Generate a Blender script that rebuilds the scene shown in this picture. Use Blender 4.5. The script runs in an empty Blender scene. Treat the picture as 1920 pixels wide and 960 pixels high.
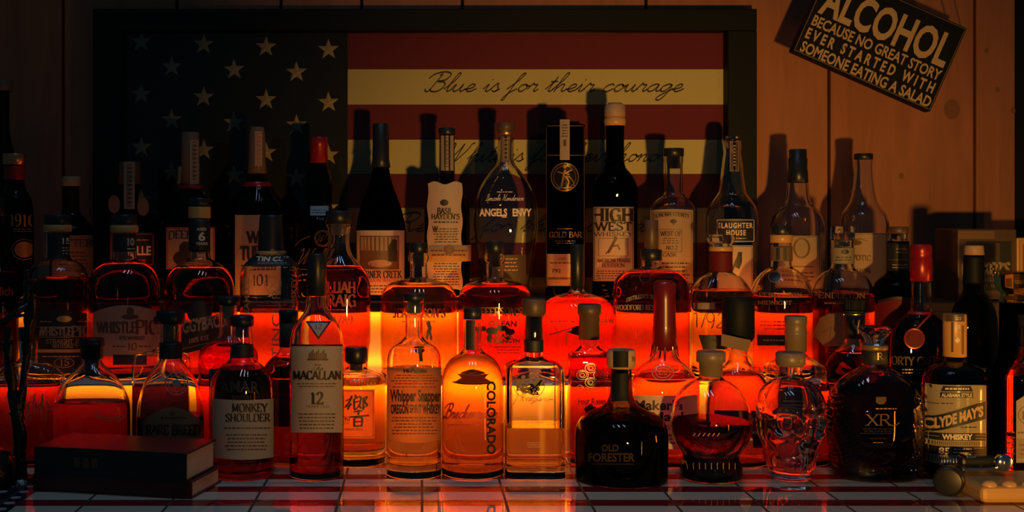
import bpy, bmesh, math, random
from bisect import bisect_left
from mathutils import Vector, Matrix
PI = math.pi
C = bpy.context.scene.collection
sc = bpy.context.scene
# ---------------------------------------------------------------- camera
F, VX, VY, EYE = 2240.0, 790.0, 400.0, 0.35      # focal length in px, vanishing point, eye height above the counter
cam = bpy.data.cameras.new('camera'); camo = bpy.data.objects.new('camera', cam); C.objects.link(camo)
cam.sensor_width = 36; cam.lens = F / 1920 * 36
cam.shift_x = (960 - VX) / 1920; cam.shift_y = -(480 - VY) / 1920
camo.location = (0, 0, EYE); camo.rotation_euler = (PI / 2, 0, 0)
cam.clip_start = 0.05; sc.camera = camo
# ---------------------------------------------------------------- view, world
vs = sc.view_settings
vs.view_transform = 'Standard'; vs.look = 'None'; vs.gamma = 1; vs.exposure = 0.0; vs.use_curve_mapping = False
cy = sc.cycles
cy.max_bounces = 28; cy.transmission_bounces = 26; cy.glossy_bounces = 8; cy.diffuse_bounces = 3; cy.transparent_max_bounces = 12
cy.caustics_reflective = False; cy.caustics_refractive = True; cy.blur_glossy = 0.15
cy.sample_clamp_indirect = 8.0; cy.use_denoising = True
w = bpy.data.worlds.new('world'); sc.world = w; w.use_nodes = True
w.node_tree.nodes['Background'].inputs[0].default_value = (0.35, 0.75, 1.0, 1)
w.node_tree.nodes['Background'].inputs[1].default_value = 0.030
T3H_ = 0.212
# ---------------------------------------------------------------- lights
def light(name, kind, loc, power, col, target=None, **kw):
    l = bpy.data.lights.new(name, kind); o = bpy.data.objects.new(name, l); C.objects.link(o)
    l.energy = power; l.color = col; o.location = loc
    for k, v in kw.items(): setattr(l, k, v)
    if target is not None:
        o.rotation_euler = (Vector(target) - Vector(loc)).to_track_quat('-Z', 'Y').to_euler()
    return o
LED = (1.0, 0.19, 0.004)
WARM = (1.0, 0.46, 0.075)
# candle-like bar lamp low in front of the bottles, shaded towards the left
light('bar_lamp', 'SPOT', (0.40, 0.05, 0.075), 76, WARM, (0.47, 2.1, 0.12), spot_size=math.radians(56), spot_blend=1.0, shadow_soft_size=0.03)
# small candle lamp at the right end of the bar
light('bar_end_lamp', 'AREA', (1.08, 1.455, 0.048), 0.55, (1.0, 0.34, 0.03), (0.30, 1.56, 0.048), shape='RECTANGLE', size=0.025, size_y=0.085)
# slim tube lamp on the lower front bar, seen as thin upright glints in the glass
light('tube_lamp', 'AREA', (1.05, 0.62, -0.12), 0.7, (1.0, 0.42, 0.06), (0.0, 1.6, 0.0), shape='RECTANGLE', size=0.015, size_y=0.40)
# cool ceiling tubes over the bar
for i, xx in enumerate((-0.25, 0.05, 0.35)):
    light('ceiling_tube', 'AREA', (xx, 1.10, 1.75), 0.28, (0.40, 0.62, 1.0), (xx * .8, 1.45, 0.0), shape='RECTANGLE', size=0.05, size_y=0.55, spread=math.radians(70))
# LED strips under the two shelf boards (x0, x1, power per metre)
for (x0, x1, pm) in ((-0.72, -0.62, 2.2), (-0.62, -0.42, 1.0), (-0.42, -0.16, 1.7), (-0.16, 0.30, 7.0), (0.30, 0.52, 5.0), (0.52, 0.64, 1.6)):
    L = x1 - x0
    light('led_strip', 'AREA', ((x0 + x1) / 2, 1.744, 0.0965), pm * L * .42, LED, ((x0 + x1) / 2, 1.757, 0.0925), shape='RECTANGLE', size=L, size_y=0.008)
for (x0, x1, pm) in ((-0.72, -0.42, 2.1), (-0.42, -0.16, 3.0), (-0.16, 0.30, 5.0), (0.30, 0.64, 3.6)):
    L = x1 - x0
    light('led_strip', 'AREA', ((x0 + x1) / 2, 1.866, 0.114), pm * L * .17, LED, ((x0 + x1) / 2, 1.880, 0.128), shape='RECTANGLE', size=L, size_y=0.008)
for (x0, x1, pm) in ((-0.72, -0.42, 1.0), (-0.42, -0.16, 1.8), (-0.16, 0.30, 3.4), (0.30, 0.64, 2.6)):
    L = x1 - x0
    light('led_strip', 'AREA', ((x0 + x1) / 2, 1.868, 0.193), pm * L * .26, LED, ((x0 + x1) / 2, 1.880, 0.180), shape='RECTANGLE', size=L, size_y=0.008)
# slim LED lines along the front edges of the boards, washing the bottles above them from below
for (x0, x1, pm) in ((-0.72, -0.42, .20), (-0.42, -0.16, .40), (-0.16, 0.30, .55), (0.30, 0.64, .42)):
    L = x1 - x0
    light('edge_led', 'AREA', ((x0 + x1) / 2, 1.858, T3H_ + .001), pm * L, LED, ((x0 + x1) / 2, 1.895, T3H_ + .10), shape='RECTANGLE', size=L, size_y=0.006)
    light('edge_led', 'AREA', ((x0 + x1) / 2, 1.714, 0.107), pm * L * .35, LED, ((x0 + x1) / 2, 1.74, 0.20), shape='RECTANGLE', size=L, size_y=0.006)
# ---------------------------------------------------------------- materials
def nodes(name):
    m = bpy.data.materials.new(name); m.use_nodes = True
    nt = m.node_tree
    return m, nt, nt.nodes['Principled BSDF']
def M(name, col, rough=0.5, metal=0.0, var=0.0, scale=40, bump=0.0, spec=0.5, coat=0.0):
    m, nt, b = nodes(name)
    b.inputs['Base Color'].default_value = (*col, 1); b.inputs['Roughness'].default_value = rough
    b.inputs['Metallic'].default_value = metal; b.inputs['Specular IOR Level'].default_value = spec
    b.inputs['Coat Weight'].default_value = coat
    if var or bump:
        tc = nt.nodes.new('ShaderNodeTexCoord'); n = nt.nodes.new('ShaderNodeTexNoise')
        n.inputs['Scale'].default_value = scale; n.inputs['Detail'].default_value = 4
        nt.links.new(tc.outputs['Object'], n.inputs['Vector'])
        if var:
            mx = nt.nodes.new('ShaderNodeMix'); mx.data_type = 'RGBA'
            mx.inputs[6].default_value = (*[c * (1 - var) for c in col], 1); mx.inputs[7].default_value = (*[min(1, c * (1 + var)) for c in col], 1)
            nt.links.new(n.outputs['Fac'], mx.inputs[0]); nt.links.new(mx.outputs[2], b.inputs['Base Color'])
        if bump:
            bp = nt.nodes.new('ShaderNodeBump'); bp.inputs['Strength'].default_value = bump; bp.inputs['Distance'].default_value = 0.002
            nt.links.new(n.outputs['Fac'], bp.inputs['Height']); nt.links.new(bp.outputs['Normal'], b.inputs['Normal'])
    return m
def G(name, col, ior=1.45, rough=0.0, bump=0.0, scale=120):
    m = bpy.data.materials.new(name); m.use_nodes = True; nt = m.node_tree
    nt.nodes.remove(nt.nodes['Principled BSDF'])
    g = nt.nodes.new('ShaderNodeBsdfGlass'); g.inputs['Color'].default_value = (*col, 1)
    g.inputs['Roughness'].default_value = rough; g.inputs['IOR'].default_value = ior
    nt.links.new(g.outputs[0], nt.nodes['Material Output'].inputs[0])
    if bump:
        tc = nt.nodes.new('ShaderNodeTexCoord'); n = nt.nodes.new('ShaderNodeTexVoronoi'); n.inputs['Scale'].default_value = scale
        nt.links.new(tc.outputs['Object'], n.inputs['Vector'])
        bp = nt.nodes.new('ShaderNodeBump'); bp.inputs['Strength'].default_value = bump; bp.inputs['Distance'].default_value = 0.001
        nt.links.new(n.outputs['Distance'], bp.inputs['Height']); nt.links.new(bp.outputs['Normal'], g.inputs['Normal'])
    return m
def P(name, col, tr=.4, var=0.0, scale=40):
    m = M(name, col, .6, var=var, scale=scale); nt = m.node_tree; b = nt.nodes['Principled BSDF']
    t = nt.nodes.new('ShaderNodeBsdfTranslucent'); mx = nt.nodes.new('ShaderNodeMixShader'); mx.inputs[0].default_value = tr; t.inputs[0].default_value = (*col, 1)
    nt.links.new(b.outputs[0], mx.inputs[1]); nt.links.new(t.outputs[0], mx.inputs[2]); nt.links.new(mx.outputs[0], nt.nodes['Material Output'].inputs[0])
    return m
MT = dict(
    clear=G('clear_glass', (.96, .97, .96)), smoke=G('smoked_glass', (.45, .42, .36)), green=G('dark_green_glass', (.22, .26, .18)),
    black=G('near_black_glass', (.05, .045, .04)), seedy=G('seedy_dark_glass', (.20, .20, .20), bump=.6, scale=160),
    amber=G('amber_whiskey', (1, .60, .22), 1.36), gold=G('pale_gold_whiskey', (1, .80, .42), 1.36), red=G('red_amber_whiskey', (1, .30, .07), 1.36), crimson=G('crimson_whiskey', (1, .17, .03), 1.36),
    deep=G('deep_red_whiskey', (.72, .16, .04), 1.36), dark=G('dark_brown_spirit', (.22, .035, .012), 1.36),
    bk=M('black_cap', (.010, .013, .014), .35), bkm=M('black_matte', (.0035, .006, .007), .6, spec=.2), bkpaper=M('black_paper', (.010, .012, .012), .55),
    wood=M('cork_wood', (.42, .27, .13), .55, var=.25, scale=90), dwood=M('dark_walnut', (.085, .05, .028), .45, var=.3, scale=60),
    cork=M('cork', (.50, .33, .17), .8, var=.3, scale=300), cream=P('cream_paper', (.70, .60, .42)), tan=P('tan_paper', (.48, .37, .22), .35, var=.06, scale=30),
    olive=P('khaki_paper', (.33, .28, .17), .25), brown=P('brown_paper', (.20, .12, .06), .2), ink=M('black_ink', (.02, .016, .012), .5),
    rink=M('red_ink', (.42, .03, .02), .5), gink=M('gold_ink', (.62, .40, .14), .35, .6), wink=M('cream_ink', (.72, .62, .44), .5), dink=M('brown_ink', (.10, .05, .025), .5),
    grey=M('grey_print', (.30, .29, .27), .5), redwax=M('red_wax', (.13, .004, .004), .3, coat=.5), foil=M('red_foil', (.26, .008, .014), .3, .3), dred=M('dark_red_wrap', (.12, .008, .009), .6, spec=.2),
    brass=M('brass', (.62, .40, .15), .3, 1.0), copper=M('copper_cap', (.55, .28, .12), .3, .9), chrome=M('chrome', (.75, .75, .75), .12, 1.0), amberplastic=M('amber_wrap', (.55, .30, .08), .35),
    white=P('white_paper', (.75, .74, .70)), taupe=M('taupe_cap', (.16, .12, .08), .4), emb=M('frosted_emboss', (.30, .20, .11), .25), gloss=M('glossy_label', (.02, .02, .02), .12),
    faint=M('dark_print', (.030, .018, .009), .7, spec=.1), dimgold=M('dim_gold_print', (.10, .06, .025), .5, spec=.2), gkhaki=M('glossy_khaki_label', (.33, .28, .17), .14), bronze=M('dark_twisted_metal', (.030, .024, .018), .22, .6, var=.4, scale=140, bump=.5), pages=M('book_pages', (.62, .48, .30), .8, var=.2, scale=60), hard=M('black_bookcloth', (.008, .008, .009), .4), hred=M('maroon_bookcloth', (.10, .015, .015), .45), gold2=M('tarnished_gold', (.26, .16, .06), .4, .5), thin=P('thin_paper', (.84, .70, .44), .9),  # faint: one even, very dark brown for lettering
)
# ---------------------------------------------------------------- object helpers
def props(o, label=None, cat=None, group=None, kind=None):
    if label: o['label'] = label
    if cat: o['category'] = cat
    if group: o['group'] = group
    if kind: o['kind'] = kind
    return o
def empty(name, loc, label, cat, group=None):
    o = bpy.data.objects.new(name, None); C.objects.link(o); o.location = loc; o.empty_display_size = .02
    return props(o, label, cat, group)
def mesh(name, verts, faces, mats, parent=None, idx=None, smooth=True, loc=None):
    me = bpy.data.meshes.new(name); me.from_pydata([tuple(v) for v in verts], [], faces)
    for m in (mats if isinstance(mats, (list, tuple)) else [mats]): me.materials.append(MT[m] if isinstance(m, str) else m)
    if idx: me.polygons.foreach_set('material_index', idx)
    me.polygons.foreach_set('use_smooth', [smooth] * len(me.polygons)); me.update()
    o = bpy.data.objects.new(name, me); C.objects.link(o)
    if parent is not None: o.parent = parent
    if loc is not None: o.location = loc
    return o
def bmobj(name, bm, mats, parent=None, smooth=False, loc=None):
    me = bpy.data.meshes.new(name); bmesh.ops.recalc_face_normals(bm, faces=bm.faces); bm.to_mesh(me); bm.free()
    for m in (mats if isinstance(mats, (list, tuple)) else [mats]): me.materials.append(MT[m] if isinstance(m, str) else m)
    me.polygons.foreach_set('use_smooth', [smooth] * len(me.polygons)); me.update()
    o = bpy.data.objects.new(name, me); C.objects.link(o)
    if parent is not None: o.parent = parent
    if loc is not None: o.location = loc
    return o
def add_box(bm, x0, x1, y0, y1, z0, z1, bevel=0.0, mi=0):
    old = set(bm.faces)
    r = bmesh.ops.create_cube(bm, size=1, matrix=Matrix.Translation(((x0 + x1) / 2, (y0 + y1) / 2, (z0 + z1) / 2)) @ Matrix.Diagonal((x1 - x0, y1 - y0, z1 - z0, 1)))
    if bevel:
        es = list({e for v in r['verts'] for e in v.link_edges})
        bmesh.ops.bevel(bm, geom=es, offset=bevel, segments=2, affect='EDGES', profile=.5)
    for f in bm.faces:
        if f not in old: f.material_index = mi
    return bm
# ---------------------------------------------------------------- pixel <-> place
def at(px, py, z): return Vector(((px - VX) * z / F, z, EYE + (VY - py) * z / F))
# ---------------------------------------------------------------- 2-D shapes (image-like coordinates, y down)
def grid(x0, y0, x1, y1, nx=24, ny=8, arch=0.0, sag=0.0, bump=0.0):
    V, Fc = [], []
    for j in range(ny + 1):
        for i in range(nx + 1):
            u = -math.cos(PI * i / nx); k = 1 - u * u
            b = bump * math.exp(-(u / .16) ** 2)
            top = y0 - arch * k - b; bot = y1 + sag * k
            V.append(((x0 + x1) / 2 + u * (x1 - x0) / 2, top + (bot - top) * j / ny))
    for j in range(ny):
        for i in range(nx):
            a = j * (nx + 1) + i; Fc.append((a, a + 1, a + nx + 2, a + nx + 1))
    return V, Fc
def ell(cx, cy, rx, ry, n=28, rings=3):
    V = [(cx, cy)]; Fc = []
    for r in range(1, rings + 1):
        for i in range(n):
            a = 2 * PI * i / n; V.append((cx + rx * r / rings * math.cos(a), cy + ry * r / rings * math.sin(a)))
    for i in range(n): Fc.append((0, 1 + i, 1 + (i + 1) % n))
    for r in range(rings - 1):
        for i in range(n):
            a = 1 + r * n; Fc.append((a + i, a + n + i, a + n + (i + 1) % n, a + (i + 1) % n))
    return V, Fc
def ring(cx, cy, rx, ry, wd, n=32):
    pts = [(cx + rx * math.cos(2 * PI * i / n), cy + ry * math.sin(2 * PI * i / n)) for i in range(n + 1)]
    return ln(pts, wd)
def ln(pts, wd, nib=None, mx=4.0):
    P = []
    for a, b in zip(pts, pts[1:]):
        n = max(1, int(math.hypot(b[0] - a[0], b[1] - a[1]) / mx))
        for k in range(n): P.append((a[0] + (b[0] - a[0]) * k / n, a[1] + (b[1] - a[1]) * k / n))
    P.append(pts[-1]); V, Fc = [], []
    for i, p in enumerate(P):
        q0 = P[max(0, i - 1)]; q1 = P[min(len(P) - 1, i + 1)]
        dx, dy = q1[0] - q0[0], q1[1] - q0[1]; l = math.hypot(dx, dy) or 1; dx /= l; dy /= l
        h = wd / 2
        if nib: h *= nib[0] + (1 - nib[0]) * abs(math.sin(math.atan2(-dy, dx) - nib[1]))
        V += [(p[0] - dy * h, p[1] + dx * h), (p[0] + dy * h, p[1] - dx * h)]
    for i in range(len(P) - 1): Fc.append((2 * i, 2 * i + 1, 2 * i + 3, 2 * i + 2))
    return V, Fc
def frame(x0, y0, x1, y1, wd): return join(ln([(x0, y0), (x1, y0)], wd), ln([(x1, y0), (x1, y1)], wd), ln([(x1, y1), (x0, y1)], wd), ln([(x0, y1), (x0, y0)], wd))
def join(*S):
    V, Fc = [], []
    for v, f in S:
        n = len(V); V += list(v); Fc += [tuple(i + n for i in q) for q in f]
    return V, Fc
def rct(x0, y0, x1, y1): return grid(x0, y0, x1, y1, max(2, int((x1 - x0) / 5)), max(1, int((y1 - y0) / 6)))
def poly(pts):
    bm = bmesh.new(); f = bm.faces.new([bm.verts.new((p[0], p[1], 0)) for p in pts]); return bm2(bm, 5)
def bm2(bm, mx):
    bmesh.ops.triangulate(bm, faces=bm.faces[:])
    for _ in range(5):
        es = [e for e in bm.edges if e.calc_length() > mx]
        if not es: break
        bmesh.ops.subdivide_edges(bm, edges=es, cuts=1)
        bmesh.ops.triangulate(bm, faces=[f for f in bm.faces if len(f.verts) > 3])
    bm.verts.index_update()
    r = ([(v.co.x, v.co.y) for v in bm.verts], [tuple(v.index for v in f.verts) for f in bm.faces]); bm.free(); return r
def fine(x0, y0, x1, y1, n, seed=1, wd=.34):
    r = random.Random(seed); S = []; h = (y1 - y0) / n
    for k in range(n):
        y = y0 + (k + .5) * h; ind = r.uniform(0, .12) * (x1 - x0); x = x0 + ind
        while x < x1 - ind - 1:
            l = r.uniform(3, 9); S.append(ln([(x, y), (min(x + l, x1 - ind), y)], h * wd)); x += l + 1.6
    return join(*S)
# --- built-in sans lettering
def sans(s, bold=0.0, spc=1.0):
    cu = bpy.data.curves.new('text', 'FONT'); cu.body = s; cu.size = 1; cu.offset = bold; cu.resolution_u = 3; cu.space_character = spc
    o = bpy.data.objects.new('text', cu); C.objects.link(o)
    bpy.context.view_layer.update()
    me = bpy.data.meshes.new_from_object(o.evaluated_get(bpy.context.evaluated_depsgraph_get()))
    V = [(v.co.x, v.co.y) for v in me.vertices]; Fc = [tuple(p.vertices) for p in me.polygons]
    bpy.data.objects.remove(o); bpy.data.curves.remove(cu); bpy.data.meshes.remove(me)
    return V, Fc
# --- broad-nib serif capitals, 10 units high
SERIF = {
 'A': (9, '0,0 4.5,10;4.5,10 9,0;1.8,3.5 7.2,3.5'), 'B': (8.4, '1.5,0 1.5,10;~1.5,10 5,10 6.8,9 6.8,6.5 5,5.3 1.5,5.3;~1.5,5.3 5.5,5.3 7.6,4 7.6,1.6 5.5,0 1.5,0'),
 'C': (8.6, '~8,7.6 7,9.6 4.5,10 2,9 .8,5 2,1 4.5,0 7,.5 8.2,2.4'), 'D': (9.4, '1.5,0 1.5,10;~1.5,10 5,10 8,8.5 8.8,5 8,1.5 5,0 1.5,0'),
 'E': (7.8, '1.5,0 1.5,10;1.5,10 7,10 7,8;1.5,5.2 6,5.2;1.5,0 7.4,0 7.4,2.2'), 'F': (7.4, '1.5,0 1.5,10;1.5,10 7,10 7,8;1.5,5.2 6,5.2'),
 'G': (9.2, '~8,7.6 7,9.6 4.5,10 2,9 .8,5 2,1 4.5,0 7,.6 8,1.4;8,0 8,4.4 5.6,4.4'), 'H': (9.6, '1.5,0 1.5,10;8.1,0 8.1,10;1.5,5.1 8.1,5.1'),
 'I': (3.4, '1.7,0 1.7,10'), 'J': (5.6, '~4,10 4,2.4 3,.2 1.2,.2 .6,1.6'), 'K': (9, '1.5,0 1.5,10;1.5,4 7.6,10;3.6,6 8.6,0'), 'L': (7.4, '1.5,0 1.5,10;1.5,0 7,0 7,2.4'),
 'M': (11.4, '1.6,0 1.6,10;1.6,10 5.7,1.2;5.7,1.2 9.8,10;9.8,10 9.8,0'), 'N': (9.8, '1.5,0 1.5,10;1.5,10 8.3,0;8.3,0 8.3,10'), 'O': (9.6, '~4.8,10 2,9 .8,5 2,1 4.8,0 7.6,1 8.8,5 7.6,9 4.8,10'),
 'P': (8, '1.5,0 1.5,10;~1.5,10 5.4,10 7.4,8.8 7.4,6 5.4,4.8 1.5,4.8'), 'R': (9, '1.5,0 1.5,10;~1.5,10 5.4,10 7.2,8.8 7.2,6.3 5.4,5.1 1.5,5.1;4.4,5 8.6,0'),
 'S': (7.2, '~6.2,8 5.4,9.6 3.4,10 1.4,9 1.3,7 3.2,5.6 5.4,4.2 6.4,2.6 5.6,.6 3.4,0 1.4,.5 .7,2.2'), 'T': (8.4, '4.2,0 4.2,10;.5,8 .5,10 7.9,10 7.9,8'),
 'U': (9.4, '~1.5,10 1.5,3 2.6,.6 4.8,0 7,.6 8,3 8,10'), 'V': (9, '0,10 4.5,0;4.5,0 9,10'), 'W': (12.6, '0,10 3.4,0;3.4,0 6.3,10;6.3,10 9.2,0;9.2,0 12.6,10'),
 'X': (9, '.6,10 8.4,0;.6,0 8.4,10'), 'Y': (8.8, '.2,10 4.4,4.6;8.6,10 4.4,4.6;4.4,4.6 4.4,0'), 'Z': (8, '1,8 1,10 7.4,10;7.4,10 .8,0;.8,0 7.6,0 7.6,2.2'),
 "'": (2.4, '1.2,10 1,7.4'), '.': (2.6, '1.2,0 1.2,.8'), '-': (5, '.8,4.4 4.2,4.4'), ' ': (4.5, ''), '&': (9, '~8,4 6,.6 3.6,0 1.2,1 1.2,3.4 4.6,6 5.6,8 4.4,10 2.8,9.2 3,7 8,0'),
 '0': (7.4, '~3.7,10 1.4,8.6 .9,5 1.4,1.4 3.7,0 6,1.4 6.5,5 6,8.6 3.7,10'), '1': (4.6, '1,8.4 2.6,10 2.6,0'), '2': (7, '~1,7.8 2,9.8 4.4,9.8 5.8,8 5,5.4 .8,0;.8,0 6.4,0 6.4,1.6'),
 '5': (7, '6,10 1.8,10 1.4,5.6;~1.4,5.6 4,6 5.8,4.6 5.8,1.6 4,0 1.6,.4 1,1.8'), '6': (7, '~5.6,9.2 3.6,10 1.6,7.6 1,3.6 2,.4 4,0 5.8,1.4 5.8,4.4 4,5.6 2,4.8 1.1,3'),
 '7': (6.6, '1,8.4 1,10 6,10 2.6,0'), '8': (7, '~3.5,10 1.6,8.8 1.8,6.6 3.5,5.4 5.6,3.4 5.4,.9 3.5,0 1.4,.9 1.4,3.4 3.5,5.4 5.2,6.8 5.2,8.9 3.5,10'), '9': (7, '~1.4,.8 3.4,0 5.4,2.4 6,6.4 5,9.6 3,10 1.2,8.6 1.2,5.6 3,4.4 5,5.2 5.9,7'),
}
# --- running script, x-height 4, ascender 10
CURS = {
 'a': (5, '~4.3,3.4 3,4 1.3,3 .7,1.3 1.5,.1 3,.8 4.2,3.4 4,.9 4.8,.2 6,1.5'), 'b': (4.2, '~0,1.2 2.3,6 3,9.4 2.3,9.8 1.5,6 1.2,1.2 2,.1 3.4,1 3.8,3 3,3.5 4.6,2.8'),
 'c': (4.2, '~4,3.2 3.2,4 1.6,3.2 .8,1.4 1.6,.1 3,.3 4.6,1.6'), 'd': (5.2, '~4.2,3.4 3,4 1.3,3 .7,1.3 1.5,.1 3,.8 4.4,4.6 4.8,9.6 4.4,4 4.2,.9 5,.2 6,1.5'),
 'e': (4.2, '~0,1.2 2.2,1.7 3.4,2.9 2.8,4 1.6,3.4 .9,1.6 1.7,.1 3.2,.4 4.6,1.6'), 'f': (3.8, '~0,1.2 2.4,5 4,9 3.5,9.8 2.6,8 1.8,2 1.2,-3.6 .5,-4.6 .4,-3.4 1.8,-.6 4,1.5'),
 'g': (5, '~4.3,3.4 3,4 1.3,3 .7,1.3 1.5,.1 3,.8 4.3,3.6 3.8,-1.5 2.4,-4.4 1,-4 1.6,-2.2 5.4,1.5'), 'h': (5.2, '~0,1.2 2.4,6 3.2,9.4 2.4,9.8 1.6,6 1.1,0 1.4,1.5 2.8,3.8 3.8,3.6 3.7,1 4.4,.1 5.6,1.4'),
 'i': (2.8, '~0,1.2 1.3,3.9 1.2,.9 1.9,.1 3.2,1.5;1.5,6 1.7,6.6'), 'k': (4.8, '~0,1.2 2.4,6 3.2,9.4 2.4,9.8 1.6,6 1.1,0 1.5,1.6 3,3.8 3.8,3 2,1.9 3.4,.2 5.2,1.4'),
 'l': (2.8, '~0,1.2 2.4,6 3.2,9.2 2.4,9.8 1.6,6 1.3,1.2 1.9,.1 3.2,1.5'), 'n': (5, '~0,2 1,3.9 1.2,3 .9,0 1.2,1.8 2.6,3.8 3.4,3.2 3.3,.8 4,.1 5.3,1.5'),
 'o': (4.2, '~3,3.9 1.4,3.4 .8,1.6 1.6,.1 3,.6 3.7,2.4 3,3.9 3.4,3.1 4.8,3'), 'p': (4.6, '~0,1.5 1.4,4 1.3,0 .6,-4.6 1.3,0 2.4,3.6 3.6,3.4 3.7,1.2 2.4,.1 1.6,.6 4.8,1.5'),
 'r': (3.9, '~0,1.2 1.1,3.9 1.5,4.4 2,3.6 3.2,3.6 2.8,1.2 3.3,.1 4.4,1.4'), 's': (3.2, '~0,1.2 1.8,4.5 2.2,3 3,1.4 2.2,.1 .9,.5;~2.2,.1 3.6,1.4'),
 't': (2.8, '~0,1.2 1.8,5 2.4,8 1.7,3 1.5,.8 2.1,.1 3.3,1.5;.7,5.2 3.2,5.5'), 'u': (5.1, '~0,1.5 1,3.9 .9,1.2 1.6,.1 2.8,1 3.8,3.9 3.6,1 4.3,.1 5.6,1.5'),
 'B': (7.2, '~2.6,8.6 3.4,9.4 2.6,5 1.5,.3 .2,.4 -.2,1.6;~-1,7 .4,9.4 4,10.6 6.6,9.4 5.8,6.4 3,5.4 5.8,5 6.6,2.6 5,.2 2.6,.2 1.6,1.6'), 'W': (10, '~.2,8.4 1.4,9.8 2,7 1.6,.2 4.6,6 5.6,9.6 5.2,4 5.2,.2 8,6 9,9.4 10,9.8'),
 'R': (7.6, '~2.6,8.6 3.4,9.4 2.6,5 1.5,.3 .2,.4;~-1,7 .4,9.4 4,10.6 6.4,9 5.4,6 3,5.2 4.6,4.6 5.6,1.4 6.4,.1 7.8,1.4'), 'L': (6, '~1,7 2.4,9.6 4.2,9.6 3.4,6 2,.6 .6,.2 2.4,.6 4.6,.1 6.2,1.4'),
 'H': (8, '~.4,8 1.8,9.8 2,6 1.4,.2;~6.6,9.8 5.4,5 5,.6 6.4,.2 7.6,1.4;1.6,5 5.8,5.2'), 'T': (6, '~.4,8.2 2,9.8 4.4,9.2 7,9.8;~4,9.4 3.4,5 2.6,.6 1,.2'), 'J': (5, '~1,8.4 3,10 4.6,9.2 3.6,4 2.4,-3 .8,-4 .6,-2.4 4.4,1.4'),
 'S': (6, '~5.4,8.6 4.4,10 2.8,9 3.2,6.4 4.2,3 3,.2 .8,.4 .6,2 4,1.6 6.2,1.6'), ' ': (3.2, ''), '.': (2, '.4,.1 .6,.5'),
}
def cr(pts, n=5):
    out = []; P = [pts[0]] + pts + [pts[-1]]
    for i in range(1, len(P) - 2):
        p0, p1, p2, p3 = P[i - 1:i + 3]
        for k in range(n):
            t = k / n; out.append(tuple(.5 * (2 * p1[a] + (p2[a] - p0[a]) * t + (2 * p0[a] - 5 * p1[a] + 4 * p2[a] - p3[a]) * t * t + (3 * p1[a] - p0[a] - 3 * p2[a] + p3[a]) * t ** 3) for a in (0, 1)))
    return out + [pts[-1]]
def strokes(s, tab, sp=0.6, slant=0.0):
    x = 0; out = []
    for ch in s:
        wdt, d = tab[ch]
        for st in d.split(';'):
            if not st: continue
            cv = st[0] == '~'
            p = [tuple(float(q) for q in a.split(',')) for a in st.strip('~').split()]
            if cv: p = cr(p)
            out.append(([(x + q[0] + slant * q[1], q[1]) for q in p], cv))
        x += wdt + sp
    return out, x - sp
def txt(s, x0, y0, x1, y1, style='sans', bold=0.02, arc=0.0, slope=0.0, wt=None, slant=0.0, rot=0, spc=1.0):
    """lettering filling the box x0..x1, y0 (top of the capitals) .. y1 (baseline); slope = rise of the right end"""
    if rot: W_, H_ = y1 - y0, x1 - x0
    else: W_, H_ = x1 - x0, y1 - y0
    if style == 'sans':
        V, Fc = sans(s, bold, spc)
        a = min(v[0] for v in V); b = max(v[0] for v in V); hi = .73
        V = [((v[0] - a) / (b - a) * W_, v[1] / hi * H_) for v in V]
        bm = bmesh.new(); vv = [bm.verts.new((v[0] + slant * v[1], v[1], 0)) for v in V]
        for f in Fc:
            try: bm.faces.new([vv[i] for i in f])
            except ValueError: pass
        V, Fc = bm2(bm, 6)
    else:
        S, wd = strokes(s, SERIF if style == 'serif' else CURS, .9 if style == 'serif' else 0, 0 if style == 'serif' else .42)
        ax = min(p[0] for st, _ in S for p in st); bx = max(p[0] for st, _ in S for p in st)
        kx, ky = W_ / (bx - ax), H_ / 10; P = []
        tw = (wt or (1.9 if style == 'serif' else .75)) * min(ky, kx * 1.6)
        for st, cv in S:
            q = [((p[0] - ax) * kx, p[1] * ky) for p in st]
            P.append(ln([(a, -b) for a, b in q], tw, (.30, .42) if style == 'serif' else (.4, .9), 3))
            if style == 'serif':
                for (a, b), (c, d) in ((q[0], q[1]), (q[-1], q[-2])):
                    if (b < .02 * H_ or b > .98 * H_) and abs(d - b) > abs(c - a) * .9:
                        l = 1.7 * kx; P.append(ln([(a - l, -b), (a + l, -b)], tw * .34))
        V, Fc = join(*P); V = [(v[0], -v[1]) for v in V]
    out = []
    for u, v in V:
        v += arc * (1 - (2 * u / W_ - 1) ** 2) + slope * u / W_
        out.append((x0 + u, y1 - v) if not rot else ((x0 + v, y0 + u) if rot > 0 else (x1 - v, y1 - u)))
    return out, Fc
# ---------------------------------------------------------------- bottles
T2H, T3H = 0.106, 0.212
TIER = {0: 0.0, 2: T2H, 3: T3H}
GROUP = {0: 'bottles standing on the tiled counter', 2: 'bottles standing on the lower lit shelf', 3: 'bottles standing on the top shelf'}
def pch(X, Y, xs):
    n = len(X); h = [X[i + 1] - X[i] for i in range(n - 1)]; d = [(Y[i + 1] - Y[i]) / h[i] for i in range(n - 1)]; m = [0] * n
    m[0] = d[0]; m[-1] = d[-1]
    for i in range(1, n - 1):
        if d[i - 1] * d[i] > 0:
            w1 = 2 * h[i] + h[i - 1]; w2 = h[i] + 2 * h[i - 1]; m[i] = (w1 + w2) / (w1 / d[i - 1] + w2 / d[i])
    out = []; k = 0
    for x in xs:
        while k < n - 2 and x > X[k + 1]: k += 1
        t = (x - X[k]) / h[k]; a, b = t * t, t * t * t
        out.append((2 * b - 3 * a + 1) * Y[k] + (b - 2 * a + t) * h[k] * m[k] + (-2 * b + 3 * a) * Y[k + 1] + (b - a) * h[k] * m[k + 1])
    return out
def pairs(s): return [tuple(float(a) for a in q.split(',')) for q in s.split()]
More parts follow.
